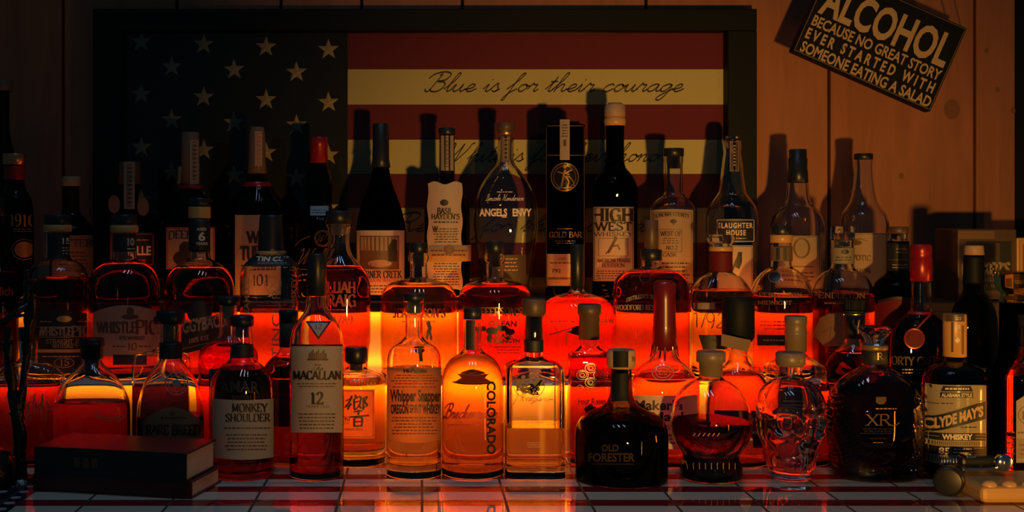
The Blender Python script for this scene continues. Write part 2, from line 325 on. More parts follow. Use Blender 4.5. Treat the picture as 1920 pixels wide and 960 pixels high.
class Bottle:
    """cx: centre column in the photo, z: distance, prof: 'y,halfwidth ...' from the lip down to just above the base"""
    def __init__(b, label, cx, z, tier, prof, glass='clear', liquid=None, p=2.0, dr=1.0, wall=2.4, thick=9, name='whiskey_bottle', base_in=4, lname='liquid', dent=None, seg=48, cat='bottle', turn=0, solid=False, dent_in=False):
        b.z = z; b.t = TIER[tier]; b.s = z / F; b.cx = cx
        b.root = empty(name, ((cx - VX) * b.s, z, b.t), label, cat, GROUP[tier])
        pts = pairs(prof); basey = VY + (EYE - b.t) / b.s; b.basey = basey
        pts += [(basey - base_in, pts[-1][1]), (basey - base_in * .3, pts[-1][1] - base_in * .35), (basey, pts[-1][1] - base_in)]
        pts = [q for i, q in enumerate(pts) if i == 0 or q[0] > pts[i - 1][0] + .05]
        L = [0]
        for a, c in zip(pts, pts[1:]): L.append(L[-1] + math.hypot(c[0] - a[0], c[1] - a[1]))
        xs = set(L); step = max(3.0, L[-1] / 90)
        k = 0.0
        while k < L[-1]:
            xs.add(k); k += step
        xs = sorted(xs)
        xs = [x for i, x in enumerate(xs) if i == 0 or x - xs[i - 1] > .2]
        yy = pch(L, [q[0] for q in pts], xs); hh = pch(L, [q[1] for q in pts], xs)
        neck = min(hh[:max(3, len(hh) // 2)]); big = max(hh)
        b.rings = []                                        # (H local, half width, half depth, exponent)
        for y, h in zip(yy, hh):
            k = min(1, max(0, (h - neck * 1.08) / max(1e-6, big * .92 - neck * 1.08))); k = k * k * (3 - 2 * k)
            b.rings.append(((basey - y) * b.s, h * b.s, h * b.s * (1 + (dr - 1) * k), 2 + (p - 2) * k))
        b.Hs = [-r[0] for r in b.rings]
        b.dent = dent; b.seg = seg if p < 3 else 72
        wl = wall * .001; tb = thick * b.s; g = glass
        b.wall = wl
        out = [b.circ(r) for r in b.rings]
        if dent: out = [[dent(b, v) for v in c] for c in out]
        if solid:
            b.mk('glass_body', g, out, 'open')
        else:
            inn = [r for r in b.rings if r[0] > tb]; inn.append(b.ringat(tb + .0005))
            ir = [(r[0], max(.002, r[1] - wl), max(.002, r[2] - wl), r[3]) for r in inn]; ir[0] = (ir[0][0] + 0, *ir[0][1:])
            last = ir[-1]; ir.append((last[0] - .0004, last[1] - .003, last[2] - .003, last[3]))
            inner = [b.circ(r) for r in ir]
            if dent_in: inner = [[dent(b, v) for v in c] for c in inner]
            b.mk('glass_body', g, out + inner[::-1], 'shell', n_out=len(out), inner=inner, outer=out)
            if liquid:
                ly, lm = liquid; lh = (basey - ly) * b.s; e = wl - .0005
                lr = [b.ringat(lh)] + [r for r in b.rings if tb - .0006 < r[0] < lh - .0004] + [b.ringat(tb - .0002)]
                lr = [(r[0], max(.0015, r[1] - e), max(.0015, r[2] - e), r[3]) for r in lr]
                q = lr[-1]; lr.append((q[0] - .0006, q[1] - .003, q[2] - .003, q[3]))
                b.mk(lname, lm, [b.circ(r) for r in lr], 'solid')
        if turn: b.root.rotation_euler.z = math.radians(turn)
    def ringat(b, H):
        i = min(max(bisect_left(b.Hs, -H), 1), len(b.Hs) - 1); r0, r1 = b.rings[i - 1], b.rings[i]
        t = 0 if r0[0] == r1[0] else min(1, max(0, (r0[0] - H) / (r0[0] - r1[0])))
        return (H, *[r0[k] + (r1[k] - r0[k]) * t for k in (1, 2, 3)])
    def circ(b, r, n=None):
        n = n or b.seg; o = []
        for i in range(n):
            a = 2 * PI * i / n; c, s = math.cos(a), math.sin(a); e = 2 / r[3]
            o.append((r[1] * math.copysign(abs(c) ** e, c), r[2] * math.copysign(abs(s) ** e, s), r[0]))
        return o
    def mk(b, name, mat, rings, mode, n_out=0, inner=None, outer=None, parent=None, smooth=True):
        n = len(rings[0]); V = []; Fc = []
        if mode == 'shell':
            rs = inner[::-1] + outer        # bottom of the hollow up to the lip, then down the outside
            for r in rs: V += r
            for j in range(len(rs) - 1):
                for i in range(n): Fc.append((j * n + i, j * n + (i + 1) % n, (j + 1) * n + (i + 1) % n, (j + 1) * n + i))
            Fc.append(tuple(range(n))[::-1]); Fc.append(tuple((len(rs) - 1) * n + i for i in range(n)))
        else:
            for r in rings: V += r
            for j in range(len(rings) - 1):
                for i in range(n): Fc.append((j * n + i, j * n + (i + 1) % n, (j + 1) * n + (i + 1) % n, (j + 1) * n + i))
            Fc.append(tuple(range(n))[::-1]); Fc.append(tuple((len(rings) - 1) * n + i for i in range(n)))
        bm = bmesh.new(); vv = [bm.verts.new(v) for v in V]
        for f in Fc:
            try: bm.faces.new([vv[i] for i in f])
            except ValueError: pass
        bmesh.ops.recalc_face_normals(bm, faces=bm.faces)
        for f in bm.faces: f.smooth = smooth and len(f.verts) < 6
        me = bpy.data.meshes.new(name); bm.to_mesh(me); bm.free(); me.materials.append(MT[mat])
        o = bpy.data.objects.new(name, me); C.objects.link(o); o.parent = parent or b.root
        return o
    # a turned piece (stopper, cork, capsule): profile 'y,halfwidth ...'
    def cap(b, name, mat, prof, p=2.0, dr=1.0, parent=None, flutes=0, n=40, dx=0, bevel=1.2):
        q = pairs(prof); pts = []
        if bevel and len(q) > 1:                              # soft top and bottom edges
            pts = [(q[0][0], q[0][1] - bevel), (q[0][0] + bevel, q[0][1])] + q[1:-1] + [(q[-1][0] - bevel * .6, q[-1][1]), (q[-1][0], q[-1][1] - bevel * .6)]
        else: pts = q
        R = []
        for y, h in pts:
            r = ((b.basey - y) * b.s, max(.0005, h * b.s), max(.0005, h * b.s * dr), p); c = b.circ(r, n if not flutes else flutes * 4)
            if flutes: c = [(v[0] * (1 + (.035 if i % 4 in (1, 2) else -.03)), v[1] * (1 + (.035 if i % 4 in (1, 2) else -.03)), v[2]) for i, v in enumerate(c)]
            R.append([(v[0] + dx * b.s, v[1], v[2]) for v in c])
        return b.mk(name, mat, R, 'solid', parent=parent, smooth=False if flutes else True)
    # a band that wraps the glass all round (thin closed sleeve)
    def band(b, name, mat, y0, y1, off=.35, th=.5, parent=None):
        hs = [(b.basey - y0 - (y1 - y0) * k / 10) * b.s for k in range(11)]
        o = [b.circ((H, *[q + off * .001 + th * .001 if i < 2 else q for i, q in enumerate(b.ringat(H)[1:])])) for H in hs]
        i_ = [b.circ((H, *[q + off * .001 if i < 2 else q for i, q in enumerate(b.ringat(H)[1:])])) for H in hs]
        n = b.seg; rs = o + i_[::-1]; V = [v for r in rs for v in r]; Fc = []; m = len(rs)
        for j in range(m):
            for i in range(n): Fc.append((j * n + i, j * n + (i + 1) % n, ((j + 1) % m) * n + (i + 1) % n, ((j + 1) % m) * n + i))
        ob = mesh(name, V, Fc, mat, parent or b.root)
        bm = bmesh.new(); bm.from_mesh(ob.data); bmesh.ops.recalc_face_normals(bm, faces=bm.faces); bm.to_mesh(ob.data); bm.free()
        return ob
    def surf(b, x, H):
        r = b.ringat(H); k = min(.992, abs(x) / r[1]); return r[2] * (1 - k ** r[3]) ** (1 / r[3]), r[1]
    def place(b, px, py, off, capr=None):
        zf = b.z
        for _ in range(4):
            x = (px - VX) * zf / F - b.root.location.x; H = EYE + (VY - py) * zf / F - b.t
            if capr: k = min(.99, abs(x) / capr); d = capr * (1 - k * k) ** .5
            else: d, hw = b.surf(x, H)
            zf = b.z - d
        if not capr: x = max(-hw * .992, min(hw * .992, x))
        v = Vector((x, -d, H))
        n = Vector((x, -max(d, 1e-4), 0)).normalized() if (capr or b.ringat(H)[3] < 2.6) else Vector((0, -1, 0))
        v += n * off * .001
        if b.dent: v.y -= .0008
        return v
    # printed matter: list of (material, shape[, lift]) projected onto the front of the bottle
    def print(b, name, items, base=.35, capr=None, parent=None, label=None):
        V, Fc, idx, mats = [], [], [], []
        for k, it in enumerate(items):
            m, (sv, sf) = it[0], it[1]
            if m not in mats: mats.append(m)
            off = base + (it[2] if len(it) > 2 else (0 if k == 0 else .22)); n = len(V)
            V += [b.place(px, py, off, capr) for px, py in sv]; Fc += [tuple(i + n for i in f) for f in sf]; idx += [mats.index(m)] * len(sf)
        o = mesh(name, V, Fc, mats, parent or b.root, idx)
        if label: o['label'] = label
        return o
# ================================================================ the place
# back wall of vertical pine boards
def wood_mat(name, c0, c1, scale=(6, 6, .6)):
    m, nt, b = nodes(name); tc = nt.nodes.new('ShaderNodeTexCoord'); mp = nt.nodes.new('ShaderNodeMapping'); mp.inputs['Scale'].default_value = scale
    n = nt.nodes.new('ShaderNodeTexNoise'); n.inputs['Scale'].default_value = 5; n.inputs['Detail'].default_value = 6; n.inputs['Distortion'].default_value = 1.2
    r = nt.nodes.new('ShaderNodeValToRGB'); r.color_ramp.elements[0].position = .3; r.color_ramp.elements[1].position = .7
    r.color_ramp.elements[0].color = (*c0, 1); r.color_ramp.elements[1].color = (*c1, 1)
    L = nt.links.new; L(tc.outputs['Object'], mp.inputs[0]); L(mp.outputs[0], n.inputs['Vector']); L(n.outputs['Fac'], r.inputs[0]); L(r.outputs[0], b.inputs['Base Color'])
    b.inputs['Roughness'].default_value = .62; return m
MT['pine'] = wood_mat('pine_boards', (.30, .115, .060), (.40, .155, .080)); MT['knot'] = M('pine_knot', (.20, .09, .04), .6)
MT['board'] = wood_mat('shelf_wood', (.035, .02, .012), (.07, .04, .022), (1, 6, 6)); MT['acrylic'] = P('milky_acrylic', (.70, .68, .64), .12); MT['panelw'] = M('white_diffuser_panel', (.46, .44, .41), .7)
WZ = 2.10
bm = bmesh.new()
edges = [-1.00, -.785, -.63, -.43, -.247, -.105, .072, .395, .717, .973, 1.046]
for a, c in zip(edges, edges[1:]): add_box(bm, a + .0025, c - .0025, WZ, WZ + .018, -.02, 1.0, .0015)
add_box(bm, -1.05, 1.35, WZ + .012, WZ + .03, -.02, 1.0, 0, 1)
wl_ = bmobj('wall_back', bm, ['pine', 'bkm']); props(wl_, 'vertical pine board wall behind the bottles', 'wall', kind='structure')
bm = bmesh.new()
for (px, py, r) in ((1785, 205, 15), (1870, 168, 4), (1850, 95, 4), (1900, 207, 4), (1690, 330, 5)):
    p = at(px, py, WZ - .0006); g = bmesh.ops.create_circle(bm, cap_ends=True, segments=24, radius=r * WZ / F, matrix=Matrix.Translation(p) @ Matrix.Rotation(PI / 2, 4, 'X') @ Matrix.Diagonal((1, 1.25, 1, 1)))
kn = bmobj('wood_knots', bm, 'knot'); kn.parent = wl_
# tiled counter painted with red and cream stripes
def counter_mat():
    m, nt, b = nodes('striped_tiles'); L = nt.links.new
    tc = nt.nodes.new('ShaderNodeTexCoord'); sp = nt.nodes.new('ShaderNodeSeparateXYZ'); L(tc.outputs['Object'], sp.inputs[0])
    def mth(op, a, c=None, d=None):
        n = nt.nodes.new('ShaderNodeMath'); n.operation = op
        for i, v in enumerate((a, c, d)):
            if v is None: continue
            if isinstance(v, (int, float)): n.inputs[i].default_value = v
            else: L(v, n.inputs[i])
        return n.outputs[0]
    def mix(f, a, c):
        n = nt.nodes.new('ShaderNodeMix'); n.data_type = 'RGBA'; L(f, n.inputs[0])
        for i, v in ((6, a), (7, c)):
            if isinstance(v, tuple): n.inputs[i].default_value = (*v, 1)
            else: L(v, n.inputs[i])
        return n.outputs[2]
    X, Y = sp.outputs[0], sp.outputs[1]
    st = mth('LESS_THAN', mth('FRACT', mth('DIVIDE', mth('SUBTRACT', Y, 1.531 - .0715 * 10), .0715)), .58)
    col = mix(st, (.20, .010, .014), (.58, .50, .37))
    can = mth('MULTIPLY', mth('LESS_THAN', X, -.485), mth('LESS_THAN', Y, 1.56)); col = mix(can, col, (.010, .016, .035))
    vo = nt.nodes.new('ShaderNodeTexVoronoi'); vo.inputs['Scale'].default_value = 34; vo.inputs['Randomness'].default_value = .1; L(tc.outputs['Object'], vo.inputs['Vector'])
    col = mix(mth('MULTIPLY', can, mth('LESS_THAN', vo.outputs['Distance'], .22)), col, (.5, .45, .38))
    gx = mth('LESS_THAN', mth('ABSOLUTE', mth('SUBTRACT', mth('FRACT', mth('DIVIDE', mth('ADD', X, 5.0292 - .0008), .1016)), .5)), .016)
    gy = mth('LESS_THAN', mth('ABSOLUTE', mth('SUBTRACT', mth('FRACT', mth('DIVIDE', mth('ADD', Y, .0232), .1016)), .5)), .012)
    gr = mth('MAXIMUM', gx, gy); col = mix(gr, col, (.05, .036, .022))
    L(col, b.inputs['Base Color']); L(mth('MULTIPLY_ADD', gr, .5, .022), b.inputs['Roughness'])
    n = nt.nodes.new('ShaderNodeTexNoise'); n.inputs['Scale'].default_value = 14; L(tc.outputs['Object'], n.inputs['Vector'])
    h = mth('SUBTRACT', mth('MULTIPLY', n.outputs['Fac'], .05), mth('MULTIPLY', gr, .5))
    bp = nt.nodes.new('ShaderNodeBump'); bp.inputs['Strength'].default_value = .25; bp.inputs['Distance'].default_value = .002; L(h, bp.inputs['Height']); L(bp.outputs[0], b.inputs['Normal'])
    return m
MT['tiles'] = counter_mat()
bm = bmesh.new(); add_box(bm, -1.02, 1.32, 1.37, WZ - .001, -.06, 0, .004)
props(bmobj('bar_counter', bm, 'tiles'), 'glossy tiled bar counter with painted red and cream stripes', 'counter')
# stepped back-bar shelf with recessed panels lit from below the boards
sh = empty('shelf_step', (0.15, 1.74, 0), 'lower step of the lit bottle shelf, orange glow under its front board', 'shelf')
sh2 = empty('shelf_step', (0.15, 1.74, T2H), 'upper step of the lit bottle shelf, standing behind the middle row of bottles', 'shelf')
def spart(sh, name, m, *boxes):
    bm = bmesh.new(); l = sh.location
    for q in boxes: add_box(bm, q[0] - l.x, q[1] - l.x, q[2] - l.y, q[3] - l.y, q[4] - l.z, q[5] - l.z, *q[6:])
    return bmobj(name, bm, m, sh)
spart(sh, 'shelf_board', 'acrylic', (-.80, 1.13, 1.718, 2.02, T2H - .004, T2H, .002))
spart(sh, 'riser_panel', 'panelw', (-.80, .66, 1.757, 1.765, .0005, T2H - .004)); spart(sh, 'blank_panel', 'board', (.66, 1.13, 1.757, 1.765, .0005, T2H - .004))
spart(sh, 'end_panel', 'board', (-.80, -.788, 1.765, 2.02, .0005, T2H - .004)); spart(sh, 'end_panel', 'board', (1.118, 1.13, 1.765, 2.02, .0005, T2H - .004))
spart(sh2, 'shelf_board', 'board', (-.80, 1.13, 1.861, 2.02, T3H - .016, T3H, .002))
spart(sh2, 'riser_panel', 'panelw', (-.80, .66, 1.880, 1.888, T2H + .0003, T3H - .016)); spart(sh2, 'blank_panel', 'board', (.66, 1.13, 1.880, 1.888, T2H + .0003, T3H - .016))
spart(sh2, 'end_panel', 'board', (-.80, -.788, 1.888, 2.02, T2H + .0003, T3H - .016)); spart(sh2, 'end_panel', 'board', (1.118, 1.13, 1.888, 2.02, T2H + .0003, T3H - .016))
# framed flag
FZ = 2.085; fs = FZ / F
MT['navy'] = M('navy_cloth', (.003, .006, .010), .8, var=.3, scale=300); MT['fred'] = M('crimson_cloth', (.15, .011, .026), .8, var=.12, scale=300)
MT['fcream'] = M('cream_cloth', (.62, .58, .34), .8, var=.06, scale=300); MT['star'] = M('embroidered_star', (.52, .44, .30), .8)
MT['script'] = M('script_thread', (.035, .025, .02), .7)
m = bpy.data.materials.new('picture_glass'); m.use_nodes = True; nt = m.node_tree; nt.nodes.remove(nt.nodes['Principled BSDF'])
mxs = nt.nodes.new('ShaderNodeMixShader'); tr = nt.nodes.new('ShaderNodeBsdfTransparent'); gl = nt.nodes.new('ShaderNodeBsdfGlossy'); gl.inputs['Roughness'].default_value = .02
fr = nt.nodes.new('ShaderNodeFresnel'); fr.inputs[0].default_value = 1.5
for a, c in ((fr.outputs[0], mxs.inputs[0]), (tr.outputs[0], mxs.inputs[1]), (gl.outputs[0], mxs.inputs[2]), (mxs.outputs[0], nt.nodes['Material Output'].inputs[0])): nt.links.new(a, c)
MT['pane'] = m
f0 = at(0, 0, FZ)
fl = empty('framed_flag', (0, FZ, 0.002), 'large framed flag with stars, red and cream stripes and running script, leaning on the wall', 'picture')
def fpt(px, py, dy=0.0): v = at(px, py, FZ); return (v.x, -dy, v.z - .002)
def fshape(S, dy, V, Fc, idx, k):
    n = len(V); V += [fpt(x, y, dy) for x, y in S[0]]; Fc += [tuple(i + n for i in f) for f in S[1]]; idx += [k] * len(S[1])
def bxpx(bm, x0, y0, x1, y1, d0, d1, bev=.002):
    a, c = fpt(x0, y1), fpt(x1, y0); add_box(bm, a[0], c[0], -d1, -d0, a[2], c[2], bev)
V, Fc, idx = [], [], []
yb = [65, 130, 196, 262, 326, 390, 455, 520, 585, 650, 715, 735]
for k in range(11):
    S = grid(652 if k < 7 else 238, yb[k], 1358, yb[k + 1], 30, 2)
    fshape(S, .0, V, Fc, idx, 1 if k % 2 == 0 else 2)
fshape(grid(236, 62, 652, 520, 6, 6), .0010, V, Fc, idx, 0)
V += [fpt(230, 55, -.0012), fpt(1362, 55, -.0012), fpt(1362, 738, -.0012), fpt(230, 738, -.0012)]; n = len(V); Fc.append((n - 4, n - 3, n - 2, n - 1)); idx.append(1)
for r in range(9):
    for c in range(4 if r % 2 == 0 else 3):
        cx_ = (265 if r % 2 == 0 else 322) + 117 * c; cy_ = 78 + r * 49.5 + c * 5 - (2 if r % 2 else 0); n = len(V)
        V.append(fpt(cx_, cy_, .0052))
        for i in range(10):
            a = PI / 2 + i * PI / 5 + .03 * math.sin(r * 3 + c * 5); q = 20.5 if i % 2 == 0 else 8.2; V.append(fpt(cx_ + q * math.cos(a), cy_ - q * math.sin(a), .0014))
        for i in range(10): Fc.append((n, n + 1 + i, n + 1 + (i + 1) % 10)); idx.append(3)
for s, x0, y0, x1, y1 in (('Blue is for their courage', 797, 137, 1282, 172), ('White is for their honor', 838, 268, 1252, 303), ('Red is for their blood', 735, 400, 1225, 434)):
    fshape(txt(s, x0, y0, x1, y1, 'script', wt=.95), .0012, V, Fc, idx, 4)
fc_ = mesh('flag_cloth', V, Fc, ['navy', 'fred', 'fcream', 'star', 'script'], fl, idx, smooth=False)
bm = bmesh.new()
bxpx(bm, 183, 22, 1410, 62, -.012, .032); bxpx(bm, 183, 735, 1410, 776, -.012, .032); bxpx(bm, 183, 62, 236, 735, -.012, .032); bxpx(bm, 1356, 62, 1410, 735, -.012, .032)
bmobj('frame', bm, 'bkm', fl)
n_ = [fpt(234, 60, .012), fpt(1358, 60, .012), fpt(1358, 737, .012), fpt(234, 737, .012)]; n2 = [(a, b + .0015, c) for a, b, c in n_]
mesh('glass_pane', n_ , [(3, 2, 1, 0)], 'pane', fl, smooth=False)
# hanging slogan sign
SZ = 1.95; ss = SZ / F; ang = math.radians(-23.9)
so = at(1485, 95, SZ); sg = empty('hanging_sign', so, 'black tilted wooden sign with tan slogan lettering, hanging at top right', 'sign'); sg.rotation_euler = (0, -ang, 0)
bm = bmesh.new(); add_box(bm, 0, 284 * ss, 0, .022, 0, 172 * ss, .0025); bmobj('board', bm, 'bkm', sg)
V, Fc, idx = [], [], []
for S in (txt('ALCOHOL', 14, -150, 272, -87, bold=.03), txt('BECAUSE NO GREAT STORY', 12, -80, 274, -59.5, bold=.025), txt('EVER STARTED WITH', 11, -53.5, 272, -33, bold=.035, spc=1.55), txt('SOMEONE EATING A SALAD', 12, -27, 277, -6, bold=.025),):
    n = len(V); V += [(x * ss, -.0008, -y * ss) for x, y in S[0]]; Fc += [tuple(i + n for i in f) for f in S[1]]
MT['signtan'] = M('sign_tan_paint', (.50, .36, .19), .6)
mesh('lettering', V, Fc, 'signtan', sg, smooth=False)
S = frame(3.5, -168.5, 280.5, -3.5, 1.4); MT['signedge'] = M('sign_edge_line', (.16, .11, .06), .6)
mesh('border_line', [(x * ss, -.0007, -y * ss) for x, y in S[0]], S[1], 'signedge', sg, smooth=False)
bm = bmesh.new(); p = Vector((4 * ss, .011, 168 * ss)); rr = Matrix.Rotation(ang, 4, 'Y')
up = Vector((math.sin(-ang) * -1, 0, math.cos(ang))); up = Matrix.Rotation(ang, 3, 'Y') @ Vector((0, 0, 1))
for k, (ax, az) in enumerate(((4, 168), (280, 168))):
    p = Vector((ax * ss, .011, az * ss)); q = Vector((175 * ss, .011, az * ss)) + up * .30 if k == 0 else Vector((175 * ss, .011, 168 * ss)) + up * .30
    d = q - p; bmesh.ops.create_cone(bm, segments=8, radius1=.0012, radius2=.0012, depth=d.length, matrix=Matrix.Translation((p + q) / 2) @ d.to_track_quat('Z', 'Y').to_matrix().to_4x4())
bmobj('hanging_cord', bm, 'dwood', sg)
# ================================================================ bottles on the top shelf
B = Bottle
def strip(b, y0, y1, x0, x1, paper, ink=None, seed=1, name='strip_label'):
    it = [(paper, rct(x0, y0, x1, y1))]
    if ink: it.append((ink, join(*[ln([(x0 + (x1 - x0) * .25, y), (x1 - (x1 - x0) * .25, y + (1.5 if k % 2 else -1))], 1.3) for k, y in enumerate([y0 + 5 + 4 * j for j in range(int((y1 - y0 - 8) / 4))])])))
    return it
# tall dim bottle at the far left
b = B('tall dim clear bottle with pale cap, highest thing at the far left edge', 3, 1.995, 3, '166,14 240,14 262,17 285,23 310,27 330,28 540,28', glass='smoke', liquid=(340, 'dark'))
b.cap('cap', 'taupe', '151,22 171,22'); b.cap('cork', 'cork', '171,11 190,11')
# copper capped bottle, dark, number lettering
b = B('dark bottle with copper cap above a red neck band, at the left edge', 27, 1.905, 3, '308,18 345,18 358,22 372,30 392,34 420,35 540,35', glass='smoke', liquid=(362, 'dark'))
b.cap('cap', 'copper', '288,22 309,21'); b.band('neck_band', 'foil', 312, 337)
b.print('lettering', [('gold2', txt('1910', 20, 402, 62, 424, 'serif', wt=1.6)), ('gold2', fine(24, 428, 58, 436, 2, 3)), ('gold2', ell(44, 468, 17, 15)), ('gold2', ring(44, 468, 21, 19, 1.2))])
# dim bottle with wooden cap
b = B('dim dark bottle with flat pale wooden cap, in shadow left of the flag', 134, 1.95, 3, '347,14 385,14 400,18 415,30 432,40 450,42 540,42', glass='smoke', liquid=(405, 'dark'))
b.cap('cap', 'wood', '331,17 349,17'); b.cap('cork', 'cork', '349,10 368,10')
b.print('label', [('brown', rct(97, 441, 175, 520)), ('ink', txt('SETTER', 103, 449, 171, 462, 'serif')), ('ink', fine(108, 470, 165, 512, 6, 5))])
# bottle with a paper strip over its square wooden top
b = B('black label bottle with paper strips over a wide cap and round hang tags', 243, 1.93, 3, '343,16 398,16 410,20 420,32 432,44 450,47 540,47', glass='smoke', liquid=(412, 'dark'))
b.cap('cap', 'dwood', '303,20 345,20'); b.print('tax_strip', strip(b, 304, 392, 233, 252, 'olive', 'ink'), base=1.4, capr=.0172)
b.print('label', [('bkpaper', rct(206, 436, 288, 498)), ('rink', frame(209, 439, 285, 496, 2)), ('wink', txt('VILLE', 240, 461, 282, 478, bold=.03)), ('tan', fine(215, 446, 280, 454, 1, 4)), ('rink', fine(215, 484, 280, 492, 1, 6))])
for (tx, ty, nm) in ((214, 383, 'hang_tag'), (268, 388, 'hang_tag')):
    v, f = ell(tx, ty, 11, 17, 20, 2); c0 = at(tx, ty, b.z - .030)
    V = [tuple(at(x, y, b.z - .030) - b.root.location) for x, y in v]; n = len(V); V += [(q[0], q[1] + .0012, q[2]) for q in V]
    mesh(nm, V, f + [tuple(i + n for i in q[::-1]) for q in f] + [(41 - 20 + i, 41 - 20 + (i + 1) % 20, n + 21 + (i + 1) % 20, n + 21 + i) for i in range(20)], 'brown', b.root, smooth=False)
# wooden stopper bottle, red collar
b = B('dark bottle with tall brown capsule and red collar, reddish figure label', 357, 1.93, 3, '346,17 354,19 362,24 380,38 398,47 415,50 540,50', glass='smoke', liquid=(370, 'dark'))
b.cap('capsule', 'brown', '248,16 300,17 347,19'); b.cap('collar_ring', 'foil', '347,24 354,25', bevel=.8)
b.print('tax_strip', strip(b, 262, 345, 356, 372, 'olive', 'ink'), base=.6, capr=.0163)
b.cap('shot_cup', 'brass', '312,7 346,10', dx=-17)
b.print('label', [('tan', rct(312, 426, 402, 505)), ('ink', txt('DEER', 318, 434, 360, 449, 'serif', arc=2)), ('ink', join(ell(348, 466, 12, 13), ell(342, 484, 17, 14), ell(358, 478, 8, 12))), ('rink', frame(314, 428, 400, 503, 2)), ('ink', fine(368, 434, 396, 500, 9, 2))])
# bourbon with tan capsule and large serif label
b = B('bottle with tan capsule and red neck ring, big black serif letters on tan label', 482, 1.93, 3, '322,17 340,20 346,26 352,29 366,38 380,46 395,50 420,51 540,51', glass='smoke', liquid=(352, 'dark'))
b.cap('capsule', 'brown', '238,13 252,15 300,16 326,18'); b.print('tax_strip', strip(b, 246, 318, 478, 491, 'tan', 'rink'), base=.6, capr=.0142)
b.cap('neck_ring', 'foil', '341,25 350,29', bevel=.6)
b.print('label', [('tan', rct(441, 403, 528, 553)), ('ink', txt('WILD', 464, 434, 522, 455, 'serif', wt=2.4)), ('ink', txt('TURKEY', 452, 462, 526, 487, 'serif', wt=2.4)), ('ink', fine(450, 494, 520, 510, 2, 4)), ('ink', txt('101', 470, 515, 500, 535, 'serif'))])
# red foil bulb neck bottle
b = B('dark bottle with red foil top, swelling clear neck and gold script', 598, 1.93, 3, '300,15 310,17 330,23 352,25 372,24 385,24 396,30 408,43 425,49 445,50 540,50', glass='smoke', liquid=(392, 'deep'))
b.cap('foil_capsule', 'foil', '257,17 275,17 277,16 306,17'); b.print('neck_label', [('white', grid(582, 386, 616, 404, 10, 3)), ('ink', fine(586, 392, 612, 401, 2, 3))])
b.print('lettering', [('gold2', ring(605, 447, 15, 15, 1.6)), ('gold2', ring(605, 447, 12.5, 12.5, .8)), ('gold2', txt('W', 594, 440, 614, 454, 'script', wt=1)), ('gold2', txt('Weller', 560, 466, 632, 496, 'script', wt=.9)), ('gold2', ln(cr([(553, 462), (565, 450), (582, 443)]), 1.2)), ('gold2', fine(565, 510, 630, 530, 2, 4)), ('gold2', ln([(556, 505), (640, 505)], 1))])
# black wine shaped bottle with landscape label
b = B('black sloping wine shaped bottle with cream landscape label', 714, 1.93, 3, '310,15 330,18 345,22 370,31 400,41 425,46 445,47 540,47', glass='black')
b.cap('foil_capsule', 'bk', '232,15 300,16 314,18')
b.print('label', [('cream', rct(669, 432, 758, 553)), ('dink', rct(675, 442, 748, 505)), ('olive', rct(677, 444, 746, 470), .05 + .2), ('tan', ell(712, 494, 22, 7), .3),
   ('dink', join(*[poly([(678 + 6 * k, 486), (681 + 6 * k, 486), (679.5 + 6 * k, 462 - (k * 7) % 9)]) for k in range(5)]), .42), ('bkpaper', poly([(728, 490), (744, 490), (744, 450), (736, 448), (728, 462)]), .42),
   ('ink', txt('CORNER CREEK', 672, 508, 752, 521, 'serif')), ('rink', txt('BOURBON WHISKEY', 674, 522.5, 755, 528.5, 'serif')), ('ink', fine(676, 533, 752, 550, 3, 6))])
# apron label bottle
b = B('bottle wearing a tall cream apron label with black small print and belt', 838, 1.93, 3, '248,14 333,15 345,19 360,30 378,40 400,43 540,43', glass='smoke', liquid=(352, 'deep'))
b.cap('cap', 'bk', '240,16 253,16'); b.print('neck_label', strip(b, 254, 320, 827, 850, 'tan', 'ink'), base=.5)
y_ = grid(802, 343, 866, 545, 20, 24)
y_ = ([(x + 1.6 * math.sin(y * .11), y + 3 * math.sin(x * .16)) for x, y in y_[0]], y_[1])
zf_ = b.z - 43.5 * b.s                         # the apron hangs straight in front of the glass
V = []
for x, y in y_[0]:
    u = (x - 838) / 43; q = at(x, y, b.z - 43 * b.s * (1 - .55 * u * u) - .0012) - b.root.location; V.append(tuple(q))
it = [('cream', y_, V)]
def flat(b, x, y, dz): u = (x - 838) / 43; return tuple(at(x, y, b.z - 43 * b.s * (1 - .55 * u * u) - .0012 - dz) - b.root.location)
V2, F2, I2 = list(V), list(y_[1]), [0] * len(y_[1])
for S in (txt('BASIL', 821, 390, 848, 401, 'serif', wt=2.2), txt("HAYDEN'S", 810, 401.5, 861, 411, 'serif', wt=2.2), fine(812, 413, 860, 420, 1, 3), ell(833, 380, 8, 6), fine(812, 427, 862, 456, 6, 8), fine(812, 492, 862, 536, 9, 9), txt('W', 811, 424, 820, 434, 'serif')):
    n = len(V2); V2 += [flat(b, x, y, .0003) for x, y in S[0]]; F2 += [tuple(i + n for i in f) for f in S[1]]; I2 += [1] * len(S[1])
mesh('apron_label', V2, F2, ['cream', 'ink'], b.root, I2)
b.cap('belt_band', 'tan', '459,45.4 489,45.4', bevel=.4); 
V2, F2, I2 = [], [], []
for mi, S in ((0, ell(842, 468, 10, 9)), (0, fine(806, 466, 876, 482, 2, 3))):
    n = len(V2); V2 += [tuple(b.place(x, y, .6, 45.4 * b.s)) for x, y in S[0]]; F2 += [tuple(i + n for i in f) for f in S[1]]
mesh('belt_print', V2, F2, 'dink', b.root)
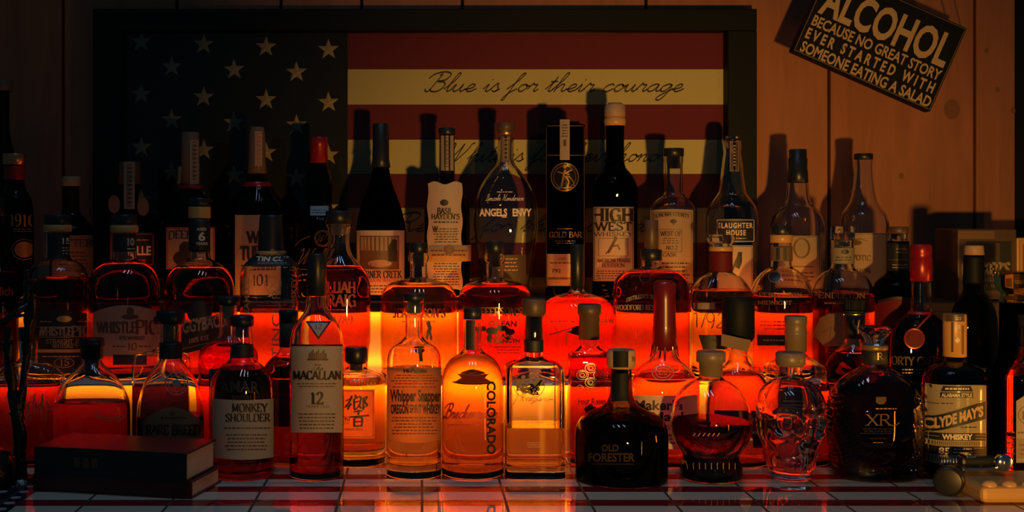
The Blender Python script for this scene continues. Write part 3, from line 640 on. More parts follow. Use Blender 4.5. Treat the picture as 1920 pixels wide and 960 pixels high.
# empty teardrop bottle
b = B('empty clear teardrop bottle with cream lettering across its front', 948, 1.93, 3, '252,15 298,15 308,18 322,29 342,43 365,54 390,59 420,60 450,57 480,53 510,48 540,45', dr=.55, p=2.4, wall=3)
b.cap('cap', 'dwood', '230,17 244,17'); b.cap('neck_ring', 'copper', '244,16.5 254,16.5', bevel=.5); b.cap('cork', 'cork', '254,11 262,11'); b.print('neck_label', strip(b, 256, 304, 940, 956, 'brown', 'tan'))
b.print('lettering', [('wink', txt('ANGELS', 899, 391, 951, 405, bold=.035)), ('wink', txt('ENVY', 961, 391, 996, 405, bold=.035)), ('wink', ln([(941, 407), (950, 407)], 1.4)), ('wink', txt('Lincoln Henderson', 911, 364, 982, 376, 'script', wt=1.1)), ('wink', fine(928, 358, 966, 362, 1, 2))])
b.print('back_label', [('bkpaper', rct(912, 478, 986, 535)), ('tan', fine(944, 482, 972, 510, 4, 5))])
# tall boxed bottle
b = B('tall flat sided bar shaped bottle with round gold medallion and paper strip over its top', 1060, 1.93, 3, '234,36 240,37 288,37 291,36.4 294,37 540,37', p=7, dr=.5, glass='black', base_in=2)
b.print('edge_trim', [('gold2', join(ln([(1026, 236), (1094, 236)], 1.6), ln([(1024, 291), (1096, 291)], 1.6), ln([(1025, 238), (1025, 540)], 1.2), ln([(1095, 238), (1095, 540)], 1.2)))])
b.cap('cap', 'bkm', '228,26 234,26', p=6, dr=.5, bevel=.5)
b.print('medallion', [('bronze', ell(1059, 332, 26, 27)), ('gold2', ring(1059, 332, 25, 26, 2), .3), ('gold2', join(ln(cr([(1060, 318), (1057, 330), (1053, 350)]), 3.4), ln(cr([(1066, 330), (1074, 340), (1076, 350)]), 2), ring(1059, 332, 20, 21, 1), ln([(1046, 322), (1059, 326), (1072, 318)], 2.4), ell(1059, 312, 3.4, 3.6), ln(cr([(1060, 330), (1066, 340), (1064, 350)]), 2), ln([(1044, 352), (1074, 352)], 1.6)), .6)], base=.6)
b.print('tax_strip', [('tan', rct(1050, 224, 1068, 300)), ('ink', join(ln([(1059, 262), (1059, 274)], 5), fine(1053, 232, 1065, 258, 5, 2)))], base=.7)
b.print('lettering', [('gold2', txt('GOLD BAR', 1031, 435, 1090, 445, 'serif')), ('gold2', join(ln([(1044, 429), (1074, 429)], .9), fine(1040, 450, 1080, 458, 2, 4)))])
b.print('label', [('tan', rct(1026, 476, 1093, 536)), ('ink', txt('GOLD', 1046, 483, 1060, 487, 'serif')), ('ink', fine(1030, 490, 1090, 496, 1, 3)), ('ink', txt('792', 1035, 504, 1052, 511)), ('dink', rct(1028, 520, 1092, 524))])
# bubbly tall bottle with western label
b = B('tall bubbly dark bottle with round pale wooden stopper and western type label', 1153, 1.93, 3, '226,18 238,17 300,17 314,20 325,29 338,38 352,42 540,42', glass='seedy', liquid=(322, 'dark'))
b.cap('stopper', 'wood', '193,15 198,19 216,20 221,19', bevel=2.5); b.cap('glass_lip', 'amberplastic', '221,19 228,21 236,19', bevel=1); b.cap('cork', 'cork', '236,12 243,12')
b.print('label', [('cream', rct(1113, 388, 1188, 527)), ('ink', txt('HIGH', 1115, 392, 1184, 414, 'serif', wt=3)), ('ink', txt('WEST', 1117, 417, 1183, 432, 'serif', wt=2.8)), ('ink', txt('WHISKEY', 1115, 435, 1186, 442.5, 'serif', wt=2)), ('dink', frame(1123, 447, 1177, 480, .8)),
   ('dink', join(ln(cr([(1140, 474), (1146, 464), (1152, 452), (1156, 446)]), 5), ln([(1146, 462), (1158, 460), (1162, 468)], 3), ln([(1144, 468), (1136, 476)], 2.4), ell(1154, 446, 3, 3))), ('dink', txt('AMERICAN PRAIRIE', 1120, 485, 1182, 492, 'serif')), ('dink', txt('BOURBON', 1130, 494, 1170, 501, 'serif')), ('ink', fine(1118, 506, 1184, 524, 4, 7)), ('ink', frame(1115, 390, 1186, 525, .9))])
# county bottle
b = B('clear round shouldered bottle with black cap and tan arched county label', 1263, 1.93, 3, '291,18 304,18 307,17 358,17 366,20 374,31 383,39 396,43 540,43', liquid=(510, 'gold'))
b.cap('cap', 'bk', '278,19 293,19'); b.cap('cork', 'dwood', '293,12 316,12')
b.print('label', [('tan', grid(1223, 394, 1299, 531, 16, 14, arch=2)), ('ink', txt('SONOMA COUNTY', 1228, 402, 1292, 409, 'serif', arc=4)), ('ink', join(ell(1263, 415, 6, 4), ln([(1263, 416), (1263, 423)], 1.4))), ('ink', txt('WEST', 1239, 434, 1262, 442, 'serif')), ('ink', txt('OF', 1266, 434, 1277, 442, 'serif')), ('dink', frame(1236, 430, 1278, 472, .8)), ('dink', fine(1240, 445, 1274, 458, 3, 6)), ('ink', txt('No.2'.upper(), 1250, 461, 1270, 468, 'serif')), ('ink', txt('CASK', 1244, 474, 1268, 481, 'serif')), ('ink', fine(1232, 490, 1294, 526, 5, 3)), ('dink', frame(1226, 398, 1296, 529, .8))])
# slaughter label bottle
b = B('clear bulbous bottle with strip over its neck, black name plate and cleaver label', 1373, 1.93, 3, '262,16 280,17 283,16 300,18 335,22 360,26 374,35 388,44 405,48 425,49 540,49', liquid=(520, 'gold'))
b.cap('stopper', 'clear', '255,13 278,13'); b.print('neck_label', [('dwood', rct(1368, 264, 1386, 322)), ('tan', frame(1369.5, 266, 1384.5, 320, .8)), ('tan', join(*[ln([(1377, 272 + 6 * k), (1377, 275 + 6 * k)], 4) for k in range(7)]))])
b.print('name_plate', [('bkpaper', rct(1342, 410, 1416, 455)), ('wink', frame(1345, 412.5, 1413, 452.5, 1)), ('wink', txt('SLAUGHTER', 1347, 417.5, 1411, 427.5, bold=.03, spc=1.25)), ('wink', txt('HOUSE', 1362, 431, 1398, 441, bold=.03, spc=1.25)), ('wink', fine(1360, 445, 1400, 449, 1, 3))])
b.print('label', [('cream', rct(1345, 460, 1411, 545)), ('ink', poly([(1384, 472), (1392, 473), (1391, 478), (1388, 478), (1391, 492), (1386, 505), (1378, 500), (1372, 514), (1368, 511), (1377, 492), (1382, 480)])), ('ink', frame(1347, 462, 1409, 543, .8))])
# black capsule bottle
b = B('clear bottle with tall black screw capsule and pale label, casting a shadow on the boards', 1496, 1.93, 3, '338,18 344,19 372,22 384,26 396,38 410,46 428,50 540,50', liquid=(545, 'gold'))
b.cap('screw_cap', 'bk', '280,16 296,16 297,17.5 318,17 320,18 343,19'); b.print('label', [('tan', rct(1456, 442, 1538, 540)), ('dink', join(ell(1503, 465, 16, 20), ln([(1470, 500), (1524, 500)], 2))), ('olive', ell(1503, 465, 12, 16), .4), ('dink', fine(1466, 508, 1528, 530, 3, 4)), ('dink', frame(1458, 444, 1536, 538, 1))])
# pale label bottle at the right
b = B('clear bottle with thin black cap and tan label, standing rightmost against the pine boards', 1619, 1.93, 3, '296,16 304,17 308,16 330,17 362,21 378,25 390,32 404,41 422,45 540,45', liquid=(540, 'gold'))
b.cap('cap', 'bk', '288,17 299,17'); b.print('label', [('tan', rct(1577, 437, 1663, 540)), ('ink', txt('EKVOTIC', 1584, 477, 1632, 487, 'serif', slope=-2)), ('ink', txt('HOR', 1608, 504, 1632, 512, 'serif')), ('dink', join(ell(1604, 455, 12, 5), ell(1594, 493, 6, 5), ln(cr([(1592, 456), (1610, 448), (1626, 452)]), 1.4))), ('dink', frame(1579, 439, 1661, 538, .9))])
# ================================================================ bottles on the lower lit shelf
Z2 = 1.785
b = B('dark bottle with red gothic lettering, mostly cut off at the left edge', -8, Z2, 2, '402,15 455,15 470,17 485,22 500,31 515,38 540,41 690,41', glass='smoke', liquid=(508, 'deep'))
b.cap('cap', 'bk', '372,17 405,17'); b.print('neck_glints', [('brass', join(*[ell(5, 404 + 7 * k, 2.2, 2.6, 12, 1) for k in range(3)]))])  # points of light on the neck, painted as small brass dots
b.print('lettering', [('rink', txt('lich', 0, 537, 22, 554, bold=.02))])
b = B('wide bottle with amber glass lip, black arched label and number 15', 108, Z2, 2, '424,23 430,25 436,22 470,22 484,24 492,38 502,49 516,55 535,57 690,57', liquid=(521, 'deep'), thick=12)
b.cap('cap', 'bk', '402,24 422,24'); b.cap('lip_ring', 'amberplastic', '421,25.5 434,25.5', bevel=2)
b.print('neck_label', [('bkpaper', rct(89, 437, 128, 486)), ('wink', txt('15', 117, 446, 130, 457, bold=.03)), ('wink', fine(116, 462, 130, 478, 3, 4))])
b.print('label', [('bkpaper', grid(54, 590, 163, 700, 20, 10, arch=10)), ('gink', ln([(56, 613), (162, 613)], 1)), ('tan', txt('WHISTLE', 72, 614, 134, 629, 'serif', wt=2.2)), ('tan', txt('PIG', 136, 612, 163, 631, 'serif', wt=2.2)), ('gink', ln([(56, 632), (162, 632)], 1)), ('gink', txt('STRAIGHT RYE', 87, 636, 160, 644, 'serif')), ('gink', txt('WHISKEY', 98, 645, 146, 652, 'serif')), ('amberplastic', rct(56, 655, 160, 661)), ('gink', fine(70, 665, 156, 672, 1, 2)), ('gink', txt('15', 113, 674, 128, 685, 'serif')), ('gink', ring(120, 680, 18, 9, 1)), ('gink', join(ell(120, 598, 14, 6), fine(75, 600, 100, 606, 1, 3), fine(144, 600, 162, 606, 1, 5)))])
b = B('wide bottle with amber glass lip, tan arched label and number 10', 233, Z2, 2, '424,23 431,25 437,22 472,22 486,24 494,42 504,54 520,62 545,65 690,65', liquid=(492, 'deep'), thick=12)
b.cap('cap', 'bk', '402,24 423,24'); b.cap('lip_ring', 'amberplastic', '422,26 436,26', bevel=2)
b.print('neck_label', [('bkpaper', rct(213, 438, 255, 472)), ('wink', txt('10', 239, 446, 251, 460, bold=.03)), ('wink', fine(238, 463, 252, 470, 1, 3))])
b.print('label', [('tan', grid(175, 586, 297, 668, 22, 8, arch=14)), ('dink', join(ell(244, 584, 7, 8), ell(244, 594, 16, 5))), ('dink', txt('WHISTLE', 183, 604, 255, 624, 'serif', wt=2.2)), ('dink', txt('PIG', 257, 601, 293, 626, 'serif', wt=2.2)), ('ink', txt('RYE WHISKEY', 224, 630, 272, 637, bold=.03)), ('dink', txt('10', 240, 643, 255, 656, 'serif')), ('dink', fine(210, 646, 236, 653, 1, 3)), ('dink', fine(258, 646, 284, 653, 1, 5)), ('bkpaper', rct(212, 665, 275, 684))])
b = B('wide bottle with tan neck band, number 6 on black neck and slanted black label', 374, Z2, 2, '385,19 410,19 470,19 484,21 494,38 504,50 520,60 545,65 690,66', liquid=(500, 'deep'), thick=12)
b.cap('cap', 'bk', '371,20 388,20'); b.band('neck_band', 'amberplastic', 388, 409, .4, 1.0); b.band('neck_label', 'bkpaper', 411, 472)
b.print('neck_lettering', [('wink', txt('AGED', 369, 427, 386, 432, bold=.03)), ('wink', txt('6', 372, 435, 384, 451, bold=.03)), ('wink', txt('YEARS', 367, 454, 388, 459, bold=.03))], base=1.2)
b.print('crest', [('bkpaper', ell(374, 586, 23, 22))], base=.3)
b.print('label', [('bkpaper', join(poly([(336, 622), (346, 606), (440, 582), (440, 640), (342, 664), (336, 656)]))), ('tan', txt('PIGGYBACK', 330, 603, 424, 627, bold=.03, slope=17)), ('tan', txt('WHISTLEPIG', 366, 598, 424, 606, 'serif', slope=12)), ('tan', txt('100% RYE', 355, 635, 391, 644, bold=.02, slope=8)), ('tan', ln([(340, 655), (434, 632)], .9))])
# cup topped square bottle
b = B('square shouldered bottle under a black cup cap, embossed sides, liquid glowing below the middle', 508, Z2, 2, '470,26 476,28 484,36 493,45 500,51 512,54 530,55 690,55', p=4.5, dr=.95, liquid=(582, 'red'), thick=14, wall=3)
b.cap('cup_cap', 'bk', '403,20 408,21 466,25 471,26'); b.cap('cup_rim', 'tan', '470,28 476,28.5', bevel=.8)
b.band('shoulder_label', 'bkpaper', 478, 497); b.print('lettering', [('wink', txt('TIN CUP', 480, 480, 541, 488.5, bold=.03, slant=.25, arc=-1)), ('grey', fine(482, 491, 540, 495, 1, 3))], base=1.1)
b.print('embossing', [('emb', txt('TINCUP', 509, 545, 526, 672, bold=.0, rot=-1)), ('emb', ring(512, 533, 16, 16, 1.2)), ('emb', ring(512, 533, 13, 13, .8)), ('emb', join(ln([(505, 526), (519, 541)], 1.4), ln([(519, 526), (505, 541)], 1.4)))])
for s_, x_ in (('SEAMLESS', 458), ('WHISKEY', 546)): b.print('side_embossing', [('emb', txt(s_, x_, 520, x_ + 9, 596, rot=-1))])
# red letters bottle
b = B('round bottle with black stopper and wide glass lip, red capitals printed on it', 635, Z2, 2, '418,24 424,24 428,22 450,20 468,22 480,27 490,36 502,47 518,56 540,60 630,60 650,58 685,55', liquid=(498, 'red'), thick=14, p=2.3, dr=.8)
b.cap('stopper', 'bk', '395,24 418,25'); b.cap('cork', 'cork', '418,14 440,14')
b.print('lettering', [('rink', txt('ELIJAH', 604, 529, 664, 549, 'serif', wt=2.2)), ('rink', txt('CRAIG', 600, 553, 665, 574, 'serif', wt=2.2)), ('rink', txt('1789', 626, 592, 660, 607, 'serif', slant=.3)), ('rink', fine(615, 578, 655, 584, 1, 3))])
# amber wide bottle with ship
b = B('wide bottle glowing bright amber, black cap, red capitals and a dark figure on it', 785, Z2, 2, '474,16 480,20 488,19 494,16 520,16 523,24 527,40 530,52 536,60 547,68 562,72 660,72 685,70', liquid=(533, 'amber'), thick=10, base_in=12)
b.cap('cap', 'bk', '455,17 474,18'); b.cap('cork', 'dwood', '476,10 500,10')
b.print('lettering', [('rink', txt("JEFFERSON'S", 738, 579, 834, 595, 'serif')), ('rink', fine(752, 600, 820, 606, 1, 3))])
b.print('figures', [('ink', join(ell(803, 606, 4, 5), ln(cr([(803, 608), (806, 616), (802, 624)]), 7), ln([(803, 622), (800, 636)], 4), ln([(806, 622), (809, 637)], 4), ell(788, 660, 12, 7), ln([(790, 664), (792, 678)], 8)))])
b = B('wide bottle of red amber whiskey printed with a dark world map, black cap', 928, Z2, 2, '474,16 480,20 488,19 494,16 520,16 523,24 527,38 531,50 537,58 548,66 564,69 660,69 685,67', liquid=(534, 'crimson'), thick=10, base_in=12)
b.cap('cap', 'bk', '452,17 474,18'); b.cap('cork', 'dwood', '476,10 500,10')
b.print('lettering', [('gold2', txt("JEFFERSON'S", 886, 577, 978, 592, 'serif')), ('dink', txt('OCEAN', 916, 601, 968, 612, bold=.03)), ('dink', txt('CASK', 930, 626, 962, 633, bold=.03)), ('dink', txt('STRENGTH', 918, 635, 974, 643, bold=.03)), ('rink', fine(926, 648, 978, 664, 3, 4))])
b.print('map', [('ink', join(ell(906, 616, 6, 5, 12, 2), ell(922, 620, 11, 7, 14, 2), ell(918, 634, 5, 8, 12, 2), ell(942, 616, 12, 5, 14, 2), ell(956, 622, 9, 6, 14, 2), ell(952, 634, 5, 3, 10, 1), ell(896, 604, 5, 4, 10, 1), ell(891, 632, 4, 6, 10, 1)))])
# dark red decanter behind
b = B('broad deep red decanter with tall thin black stopper and a dark bird drawing', 1082, Z2, 2, '540,12 547,16 552,30 558,50 566,62 580,69 600,72 690,72', liquid=(556, 'crimson'), thick=10)
b.cap('stopper', 'bk', '458,13 500,12 541,13'); b.print('drawing', [('ink', join(ln(cr([(1030, 628), (1050, 622), (1068, 616), (1086, 612)]), 1.6), ell(1086, 620, 14, 9), poly([(1078, 618), (1060, 622), (1080, 628)]), ln([(1062, 624), (1062, 648)], 1), ln([(1044, 620), (1040, 612)], 1.2)))])
b.print('lettering', [('dink', txt('BOURBON', 1108, 598, 1148, 606, 'serif')), ('dink', fine(1030, 600, 1078, 606, 1, 3))])
# flat oval decanter
b = B('broad flat oval bottle, dark red above and glowing below, dark stopper, small arched capitals', 1221, Z2, 2, '486,18 500,19 503,25 506,40 509,50 516,60 527,68 546,71 690,71', liquid=(510, 'red'), dr=.55, p=2.4, thick=10)
b.cap('stopper', 'dwood', '412,13 440,13 470,13'); b.cap('stopper_collar', 'bk', '468,20 488,20', bevel=1)
b.print('lettering', [('tan', txt('WOODFORD RESERVE', 1154, 572, 1250, 581, 'serif')), ('tan', txt("DISTILLER'S SELECT", 1176, 559, 1244, 566, 'serif', arc=7)), ('rink', fine(1156, 585, 1248, 590, 1, 3)), ('gold2', ring(1210, 520, 10, 10, 1))])
# glass stopper decanter with big numerals
b = B('decanter with flared faceted glass stopper, red neck wrap and large thin numerals', 1352, Z2, 2, '468,21 474,20 508,20 513,25 520,36 532,47 545,54 560,56 690,56', liquid=(543, 'amber'), thick=12, p=3, dr=.8)
b.cap('glass_stopper', 'clear', '440,27 446,28.5 452,26 458,21 462,18', n=12, bevel=0); b.cap('stopper_ring', 'amberplastic', '462,22 471,22', bevel=1.5)
b.cap('cork', 'cork', '471,14 480,14'); b.band('neck_wrap', 'dred', 472, 509, .3)
b.print('lettering', [('ink', join(ln([(1303, 590), (1307, 586), (1307, 614)], 1.8), ln([(1312, 586), (1324, 586), (1315, 614)], 1.8), ring(1332, 595, 7, 9, 1.8), ln(cr([(1339, 594), (1338, 606), (1334, 616)]), 1.8), ln(cr([(1346, 592), (1352, 586), (1358, 592), (1354, 602), (1344, 614), (1360, 614)]), 1.8)))])
b.print('label', [('bkpaper', poly([(1310, 628), (1375, 628), (1362, 655), (1318, 655)])), ('olive', rct(1302, 568, 1340, 580), .05)])
# midnight decanter
b = B('domed bottle with tan neck label and dark round seal, red orange glow behind its base', 1465, Z2, 2, '452,19 490,19 500,20 506,29 514,39 526,48 540,54 556,57 690,57', liquid=(553, 'red'), thick=12)
b.cap('cap', 'bk', '423,19 441,20'); b.cap('glass_lip', 'amberplastic', '440,20.5 455,20', bevel=1); b.band('neck_label', 'brown', 462, 489); b.print('neck_print', [('bkpaper', rct(1456, 464, 1474, 487))], base=1.1)
b.print('seal', [('bk', ell(1453, 519, 11, 10)), ('gold2', ring(1453, 519, 11, 10, 1.2))], base=.9)
b.print('lettering', [('brown', txt('PENDLETON', 1426, 549, 1502, 557, 'serif')), ('brown', txt('MIDNIGHT', 1424, 564, 1484, 571, 'serif'))])
b.print('label', [('bkpaper', rct(1422, 628, 1510, 648)), ('rink', fine(1425, 600, 1505, 620, 3, 4)), ('tan', fine(1430, 634, 1500, 642, 1, 4))])
b = B('domed bottle with clear glass stopper and spaced pale capitals across its shoulder', 1580, Z2, 2, '448,21 455,20 496,20 504,23 511,35 521,45 535,52 550,56 690,57', liquid=(548, 'red'), thick=12)
b.cap('glass_stopper', 'clear', '424,22 450,22'); b.cap('cork', 'cork', '452,13 462,13'); b.band('neck_label', 'olive', 464, 494); b.print('neck_print', [('ink', join(ell(1584, 472, 7, 5), fine(1568, 480, 1596, 490, 2, 3)))], base=1.1)
b.print('lettering', [('brown', txt('PENDLETON', 1530, 549, 1620, 559, 'serif')), ('gold2', fine(1545, 565, 1612, 572, 1, 3))])
b.print('label', [('brown', poly([(1540, 596), (1556, 588), (1618, 586), (1622, 646), (1546, 650), (1532, 630)])), ('dink', fine(1552, 652, 1612, 664, 2, 4)), ('dink', ln([(1544, 624), (1560, 612), (1556, 636)], 1.4))])
b = B('dark bottle with brown topped glass stopper and black neck wrap, beside the red foil bottle', 1684, Z2, 2, '452,19 506,19 514,23 522,33 534,42 552,47 690,48', glass='green', liquid=(560, 'dark'))
b.cap('stopper', 'dwood', '425,19 438,19'); b.cap('stopper_glass', 'clear', '438,17 453,17', bevel=1); b.band('neck_wrap', 'bkpaper', 455, 508); b.print('neck_lettering', [('tan', fine(1680, 464, 1700, 476, 2, 4)), ('tan', fine(1672, 494, 1702, 504, 2, 5)), ('gold2', ln([(1667, 487), (1702, 487)], .9))], base=1.1)
b.print('label', [('bkpaper', grid(1640, 570, 1728, 650, 16, 8, arch=14)), ('dred', grid(1644, 574, 1724, 646, 16, 8, arch=13))])
# booker style box and an orange box on the top shelf, far right
def carton(name, label, x0, x1, y0, z, depth, m, items=(), edge=None):
    p0, p1 = at(x0, y0, z), at(x1, y0, z)
    r = empty(name, ((p0.x + p1.x) / 2, z, T3H), label, 'box')
    bm = bmesh.new(); add_box(bm, p0.x - r.location.x, p1.x - r.location.x, 0, depth, 0, p0.z - T3H, .0015); bmobj('box_body', bm, m, r)
    for nm, its in items:
        V, Fc, idx, ms = [], [], [], []
        for k, (mm, S) in enumerate(its):
            if mm not in ms: ms.append(mm)
            n = len(V)
            for x, y in S[0]:
                q = at(x, y, z) - r.location; V.append((q.x, -.0004 - .0002 * (k > 0) - .0002 * (k > 2), q.z))
            Fc += [tuple(i + n for i in f) for f in S[1]]; idx += [ms.index(mm)] * len(S[1])
        mesh(nm, V, Fc, ms, r, idx, smooth=False)
    return r
carton('wooden_box', 'dark wooden presentation box with tan block capitals, behind the bottles at the far right', 1796, 1906, 430, 1.89, .085, 'dwood',
       [('box_print', [('bkpaper', rct(1812, 452, 1896, 545)), ('brown', rct(1797, 433, 1864, 448)), ('tan', txt("BOOKER'S", 1806, 493, 1892, 516, 'serif', wt=2.6)), ('tan', txt('BOURBON', 1820, 521, 1890, 528, 'serif')), ('tan', txt('SMALL BATCH', 1822, 533, 1890, 538, 'serif')), ('dwood', rct(1866, 456, 1874, 490))])])
carton('orange_box', 'orange carton at the right edge beside the dark wooden box', 1907, 1990, 446, 1.885, .07, 'amberplastic', [('box_print', [('tan', frame(1912, 451, 1985, 556, 1.4)), ('brown', rct(1918, 458, 1980, 530))])])
# ================================================================ second row on the counter
Z1 = 1.68
b = B('bottle with embossed ring of diamonds and frosted monogram, behind the books at left', 54, 1.685, 0, '638,18 670,17 678,22 684,38 690,54 698,62 708,66 740,66 840,66', liquid=(716, 'deep'), p=2.3, dr=.55)
b.cap('cap', 'bk', '614,19 639,19'); b.cap('cork', 'dwood', '640,12 668,12')
b.print('embossing', [('emb', join(*[frame(8 + 10.5 * k, 704, 15 + 10.5 * k, 717, 1.3) for k in range(10)]))])
b.print('monogram', [('emb', join(*[ln(cr(q), 2) for q in ([(66, 738), (62, 752), (64, 776)], [(64, 744), (72, 774), (80, 738)], [(80, 738), (80, 772), (86, 790)], [(58, 752), (47, 767), (58, 790)], [(86, 752), (94, 767), (86, 772)], [(54, 758), (54, 778)], [(60, 762), (84, 762)])]))])
b = B('sloping cone shouldered bottle with bright red liquid and embossed arcs, behind the books', 172, 1.64, 0, '670,18 678,19 690,28 704,42 720,54 740,64 758,69 775,70 850,70', liquid=(752, 'crimson'), p=3, dr=.55)
b.cap('cap', 'bk', '634,23 648,24 650,21 672,21'); b.cap('cork', 'dwood', '672,13 704,12')
b.print('embossing', [('emb', ln(cr([(176, 770), (195, 782), (215, 784), (236, 776)]), 1.2)), ('emb', txt('WHISKEY', 178, 776, 236, 783, 'serif', arc=-6))]); b.print('upper_embossing', [('emb', txt('TENNESSEE', 170, 752, 238, 758, 'serif', slope=8))])
b = B('sloping clear bottle with black cap, round embossed seal and dim oval label, behind the books', 320, 1.655, 0, '606,20 640,20 672,21 684,28 700,39 720,50 742,57 765,61 800,62 850,62', liquid=(778, 'dark'), p=2.5, dr=.8)
b.cap('cap', 'bk', '582,26 600,27 607,24'); b.cap('cork', 'dwood', '607,14 640,14'); b.band('neck_wrap', 'bkpaper', 642, 671)
b.print('seal', [('emb', ring(331, 719, 21, 21, 2)), ('emb', ring(331, 719, 15, 15, 1.2)), ('emb', join(ell(331, 719, 8, 8), *[ell(331 + 18 * math.cos(k * .52), 719 + 18 * math.sin(k * .52), 1.6, 1.6, 10, 1) for k in range(12)]))])
b.print('label', [('brown', grid(268, 790, 378, 834, 22, 10, arch=26, sag=2)), ('ink', txt('RARE BREED', 276, 797, 373, 815, 'serif', wt=2.4)), ('ink', fine(300, 780, 350, 787, 1, 3)), ('dink', ln([(280, 822), (368, 822)], 1.4)), ('dink', ell(323, 775, 5, 4))])
b = B('square clear bottle of dark liquid, almost hidden behind the sloping one with the seal', 303, 1.705, 0, '606,12 650,13 657,18 661,34 665,48 672,53 690,54 850,54', liquid=(722, 'dark'), p=5, dr=.26, wall=2)
b.cap('cap', 'bk', '594,15 607,15')
b = B('bright red liquid bottle with black cap, hidden behind the amber red one by the books', 428, 1.69, 0, '570,17 626,17 634,22 641,34 648,46 658,53 672,56 850,56', liquid=(640, 'crimson'), p=2.6, dr=.5)
b.cap('cap', 'bk', '555,22 572,22'); b.cap('cork', 'cork', '572,11 596,11'); b.print('label', [('bkpaper', rct(392, 692, 470, 800)), ('tan', frame(395, 695, 467, 797, 1))])
b = B('dark liquid bottle with long brown neck wrap, half hidden by the slim number 12 bottle', 541, Z1, 0, '602,15 648,16 660,20 670,31 682,42 698,48 716,49 850,49', liquid=(668, 'deep'))
b.cap('cap', 'bk', '582,18 603,18'); b.cap('neck_wrap', 'dwood', '604,17 650,17.5', bevel=.6); b.print('label', [('dred', rct(497, 712, 586, 800)), ('ink', txt('RUDE', 506, 720, 546, 735, bold=.02)), ('ink', txt('NH', 514, 755, 544, 793, bold=.01)), ('ink', txt('MADE IN', 508, 742, 546, 748, bold=.02))])
b = B('wide faceted bottle with cream paper label and brush painted character, black stopper', 668, Z1, 0, '678,17 688,18 694,28 700,42 706,51 714,55 726,56 850,55', liquid=(716, 'amber'), p=2.2, seg=24, thick=30)
b.cap('stopper', 'bk', '650,20 654,22 676,22 681,19', n=24); b.cap('cork', 'cork', '681,12 694,12')
br = [[(648, 752), (661, 746)], [(660, 742), (655, 754), (648, 762)], [(646, 764), (660, 758)], [(658, 756), (652, 768)], [(666, 740), (668, 748)], [(664, 748), (676, 744), (674, 762)], [(665, 754), (675, 752)], [(664, 748), (665, 768), (672, 762)], [(672, 758), (677, 766)], [(681, 746), (681, 768)], [(681, 746), (688, 744), (684, 752), (688, 760), (682, 764)],
      [(664, 772), (680, 770)], [(672, 768), (672, 778)], [(656, 782), (692, 779)], [(664, 784), (664, 800)], [(664, 784), (678, 783), (678, 800)], [(664, 791), (678, 790)], [(664, 799), (678, 798)]]
b.print('label', [('thin', rct(624, 730, 702, 822)), ('ink', join(*[ln(cr(q), 4.2, (.45, .5)) for q in br])), ('ink', txt('HIBIKI', 626, 781, 655, 789, 'serif')), ('ink', txt('JAPANESE', 626, 792, 655, 795, 'serif')), ('ink', txt('HARMONY', 640, 803, 680, 807, 'serif')), ('dink', frame(627, 733, 699, 819, .8))])
b.print('shoulder_print', [('gold2', txt('SUNTORY WHISKY', 640, 713, 718, 721, 'serif'))])
b = B('slim flat bottle with four embossed roses and brown stopper, left of the black low decanter', 1105, Z1, 0, '634,18 648,18 655,24 661,34 668,39 678,40 850,40', liquid=(664, 'deep'), p=5, dr=.8, wall=3)
b.cap('stopper', 'dwood', '570,20 572,22 588,22 592,19 636,19.5', bevel=1)
ros = []
for (rx_, ry_) in ((1092, 703), (1124, 703), (1108, 690), (1108, 717)):
    ros += [ring(rx_, ry_, 11, 9, 1.2), ring(rx_ + 1, ry_ - .5, 7.2, 6, 1.1), ring(rx_, ry_, 4, 3.2, 1), ln(cr([(rx_ - 10, ry_ - 3), (rx_ - 2, ry_ - 8), (rx_ + 6, ry_ - 5)]), 1)]
ros += [ln(cr([(1080, 726), (1088, 722), (1094, 727)]), 1.4), ln(cr([(1122, 727), (1130, 722), (1137, 726)]), 1.4)]
b.print('rose_emboss', [('emb', join(*ros))])
b.print('lettering', [('ink', txt('Four Roses', 1084, 746, 1136, 758, bold=.01)), ('rink', join(*[ell(1107 + 7 * math.cos(k * 1.2566 - 1.57), 769 + 6.5 * math.sin(k * 1.2566 - 1.57), 5.5, 5, 14, 2) for k in range(5)], ell(1107, 769, 4, 4))), ('rink', ln([(1107, 774), (1107, 783)], 2)), ('ink', fine(1082, 788, 1136, 800, 2, 4))])
# red wax dipped bottle
b = B('bottle dipped in dripping red wax with cream label of bold letters', 1246, 1.675, 0, '548,18 600,19 640,21 664,23 672,27 684,40 698,52 716,60 736,62 850,62', liquid=(705, 'red'), p=2.6, dr=.8)
b.cap('wax_seal', 'redwax', '526,17 532,21 560,20 610,21.5 655,23.5', bevel=2)
wv_, wf_ = [], []
for k in range(9):
    a = 2 * PI * k / 9 + .35; l = (18, 8, 22, 12, 16, 6, 20, 10, 14)[k]; n = len(wv_); r0 = 23.6 * b.s
    for j in range(7):
        y = 648 + (l + 6) * j / 6; h = b.ringat((b.basey - y) * b.s)[1] + .0006; hw_ = (2.6 - .9 * (j / 6)) * b.s * (1 if j < 6 else .5)
        cx_, cy_ = math.cos(a), math.sin(a)
        for u, o in ((-1, 0), (-.5, .0016), (.5, .0016), (1, 0)): wv_.append(((h + o) * cx_ - u * hw_ * cy_, (h + o) * cy_ + u * hw_ * cx_, (b.basey - y) * b.s))
    for j in range(6):
        for i in range(3): q = n + j * 4 + i; wf_.append((q, q + 1, q + 5, q + 4))
mesh('wax_drips', wv_, wf_, 'redwax', b.root)
b.print('glass_seal', [('emb', ring(1243, 699, 20, 14, 1.6)), ('emb', ring(1243, 699, 13, 9, 1.2)), ('emb', fine(1234, 694, 1252, 704, 2, 3))])
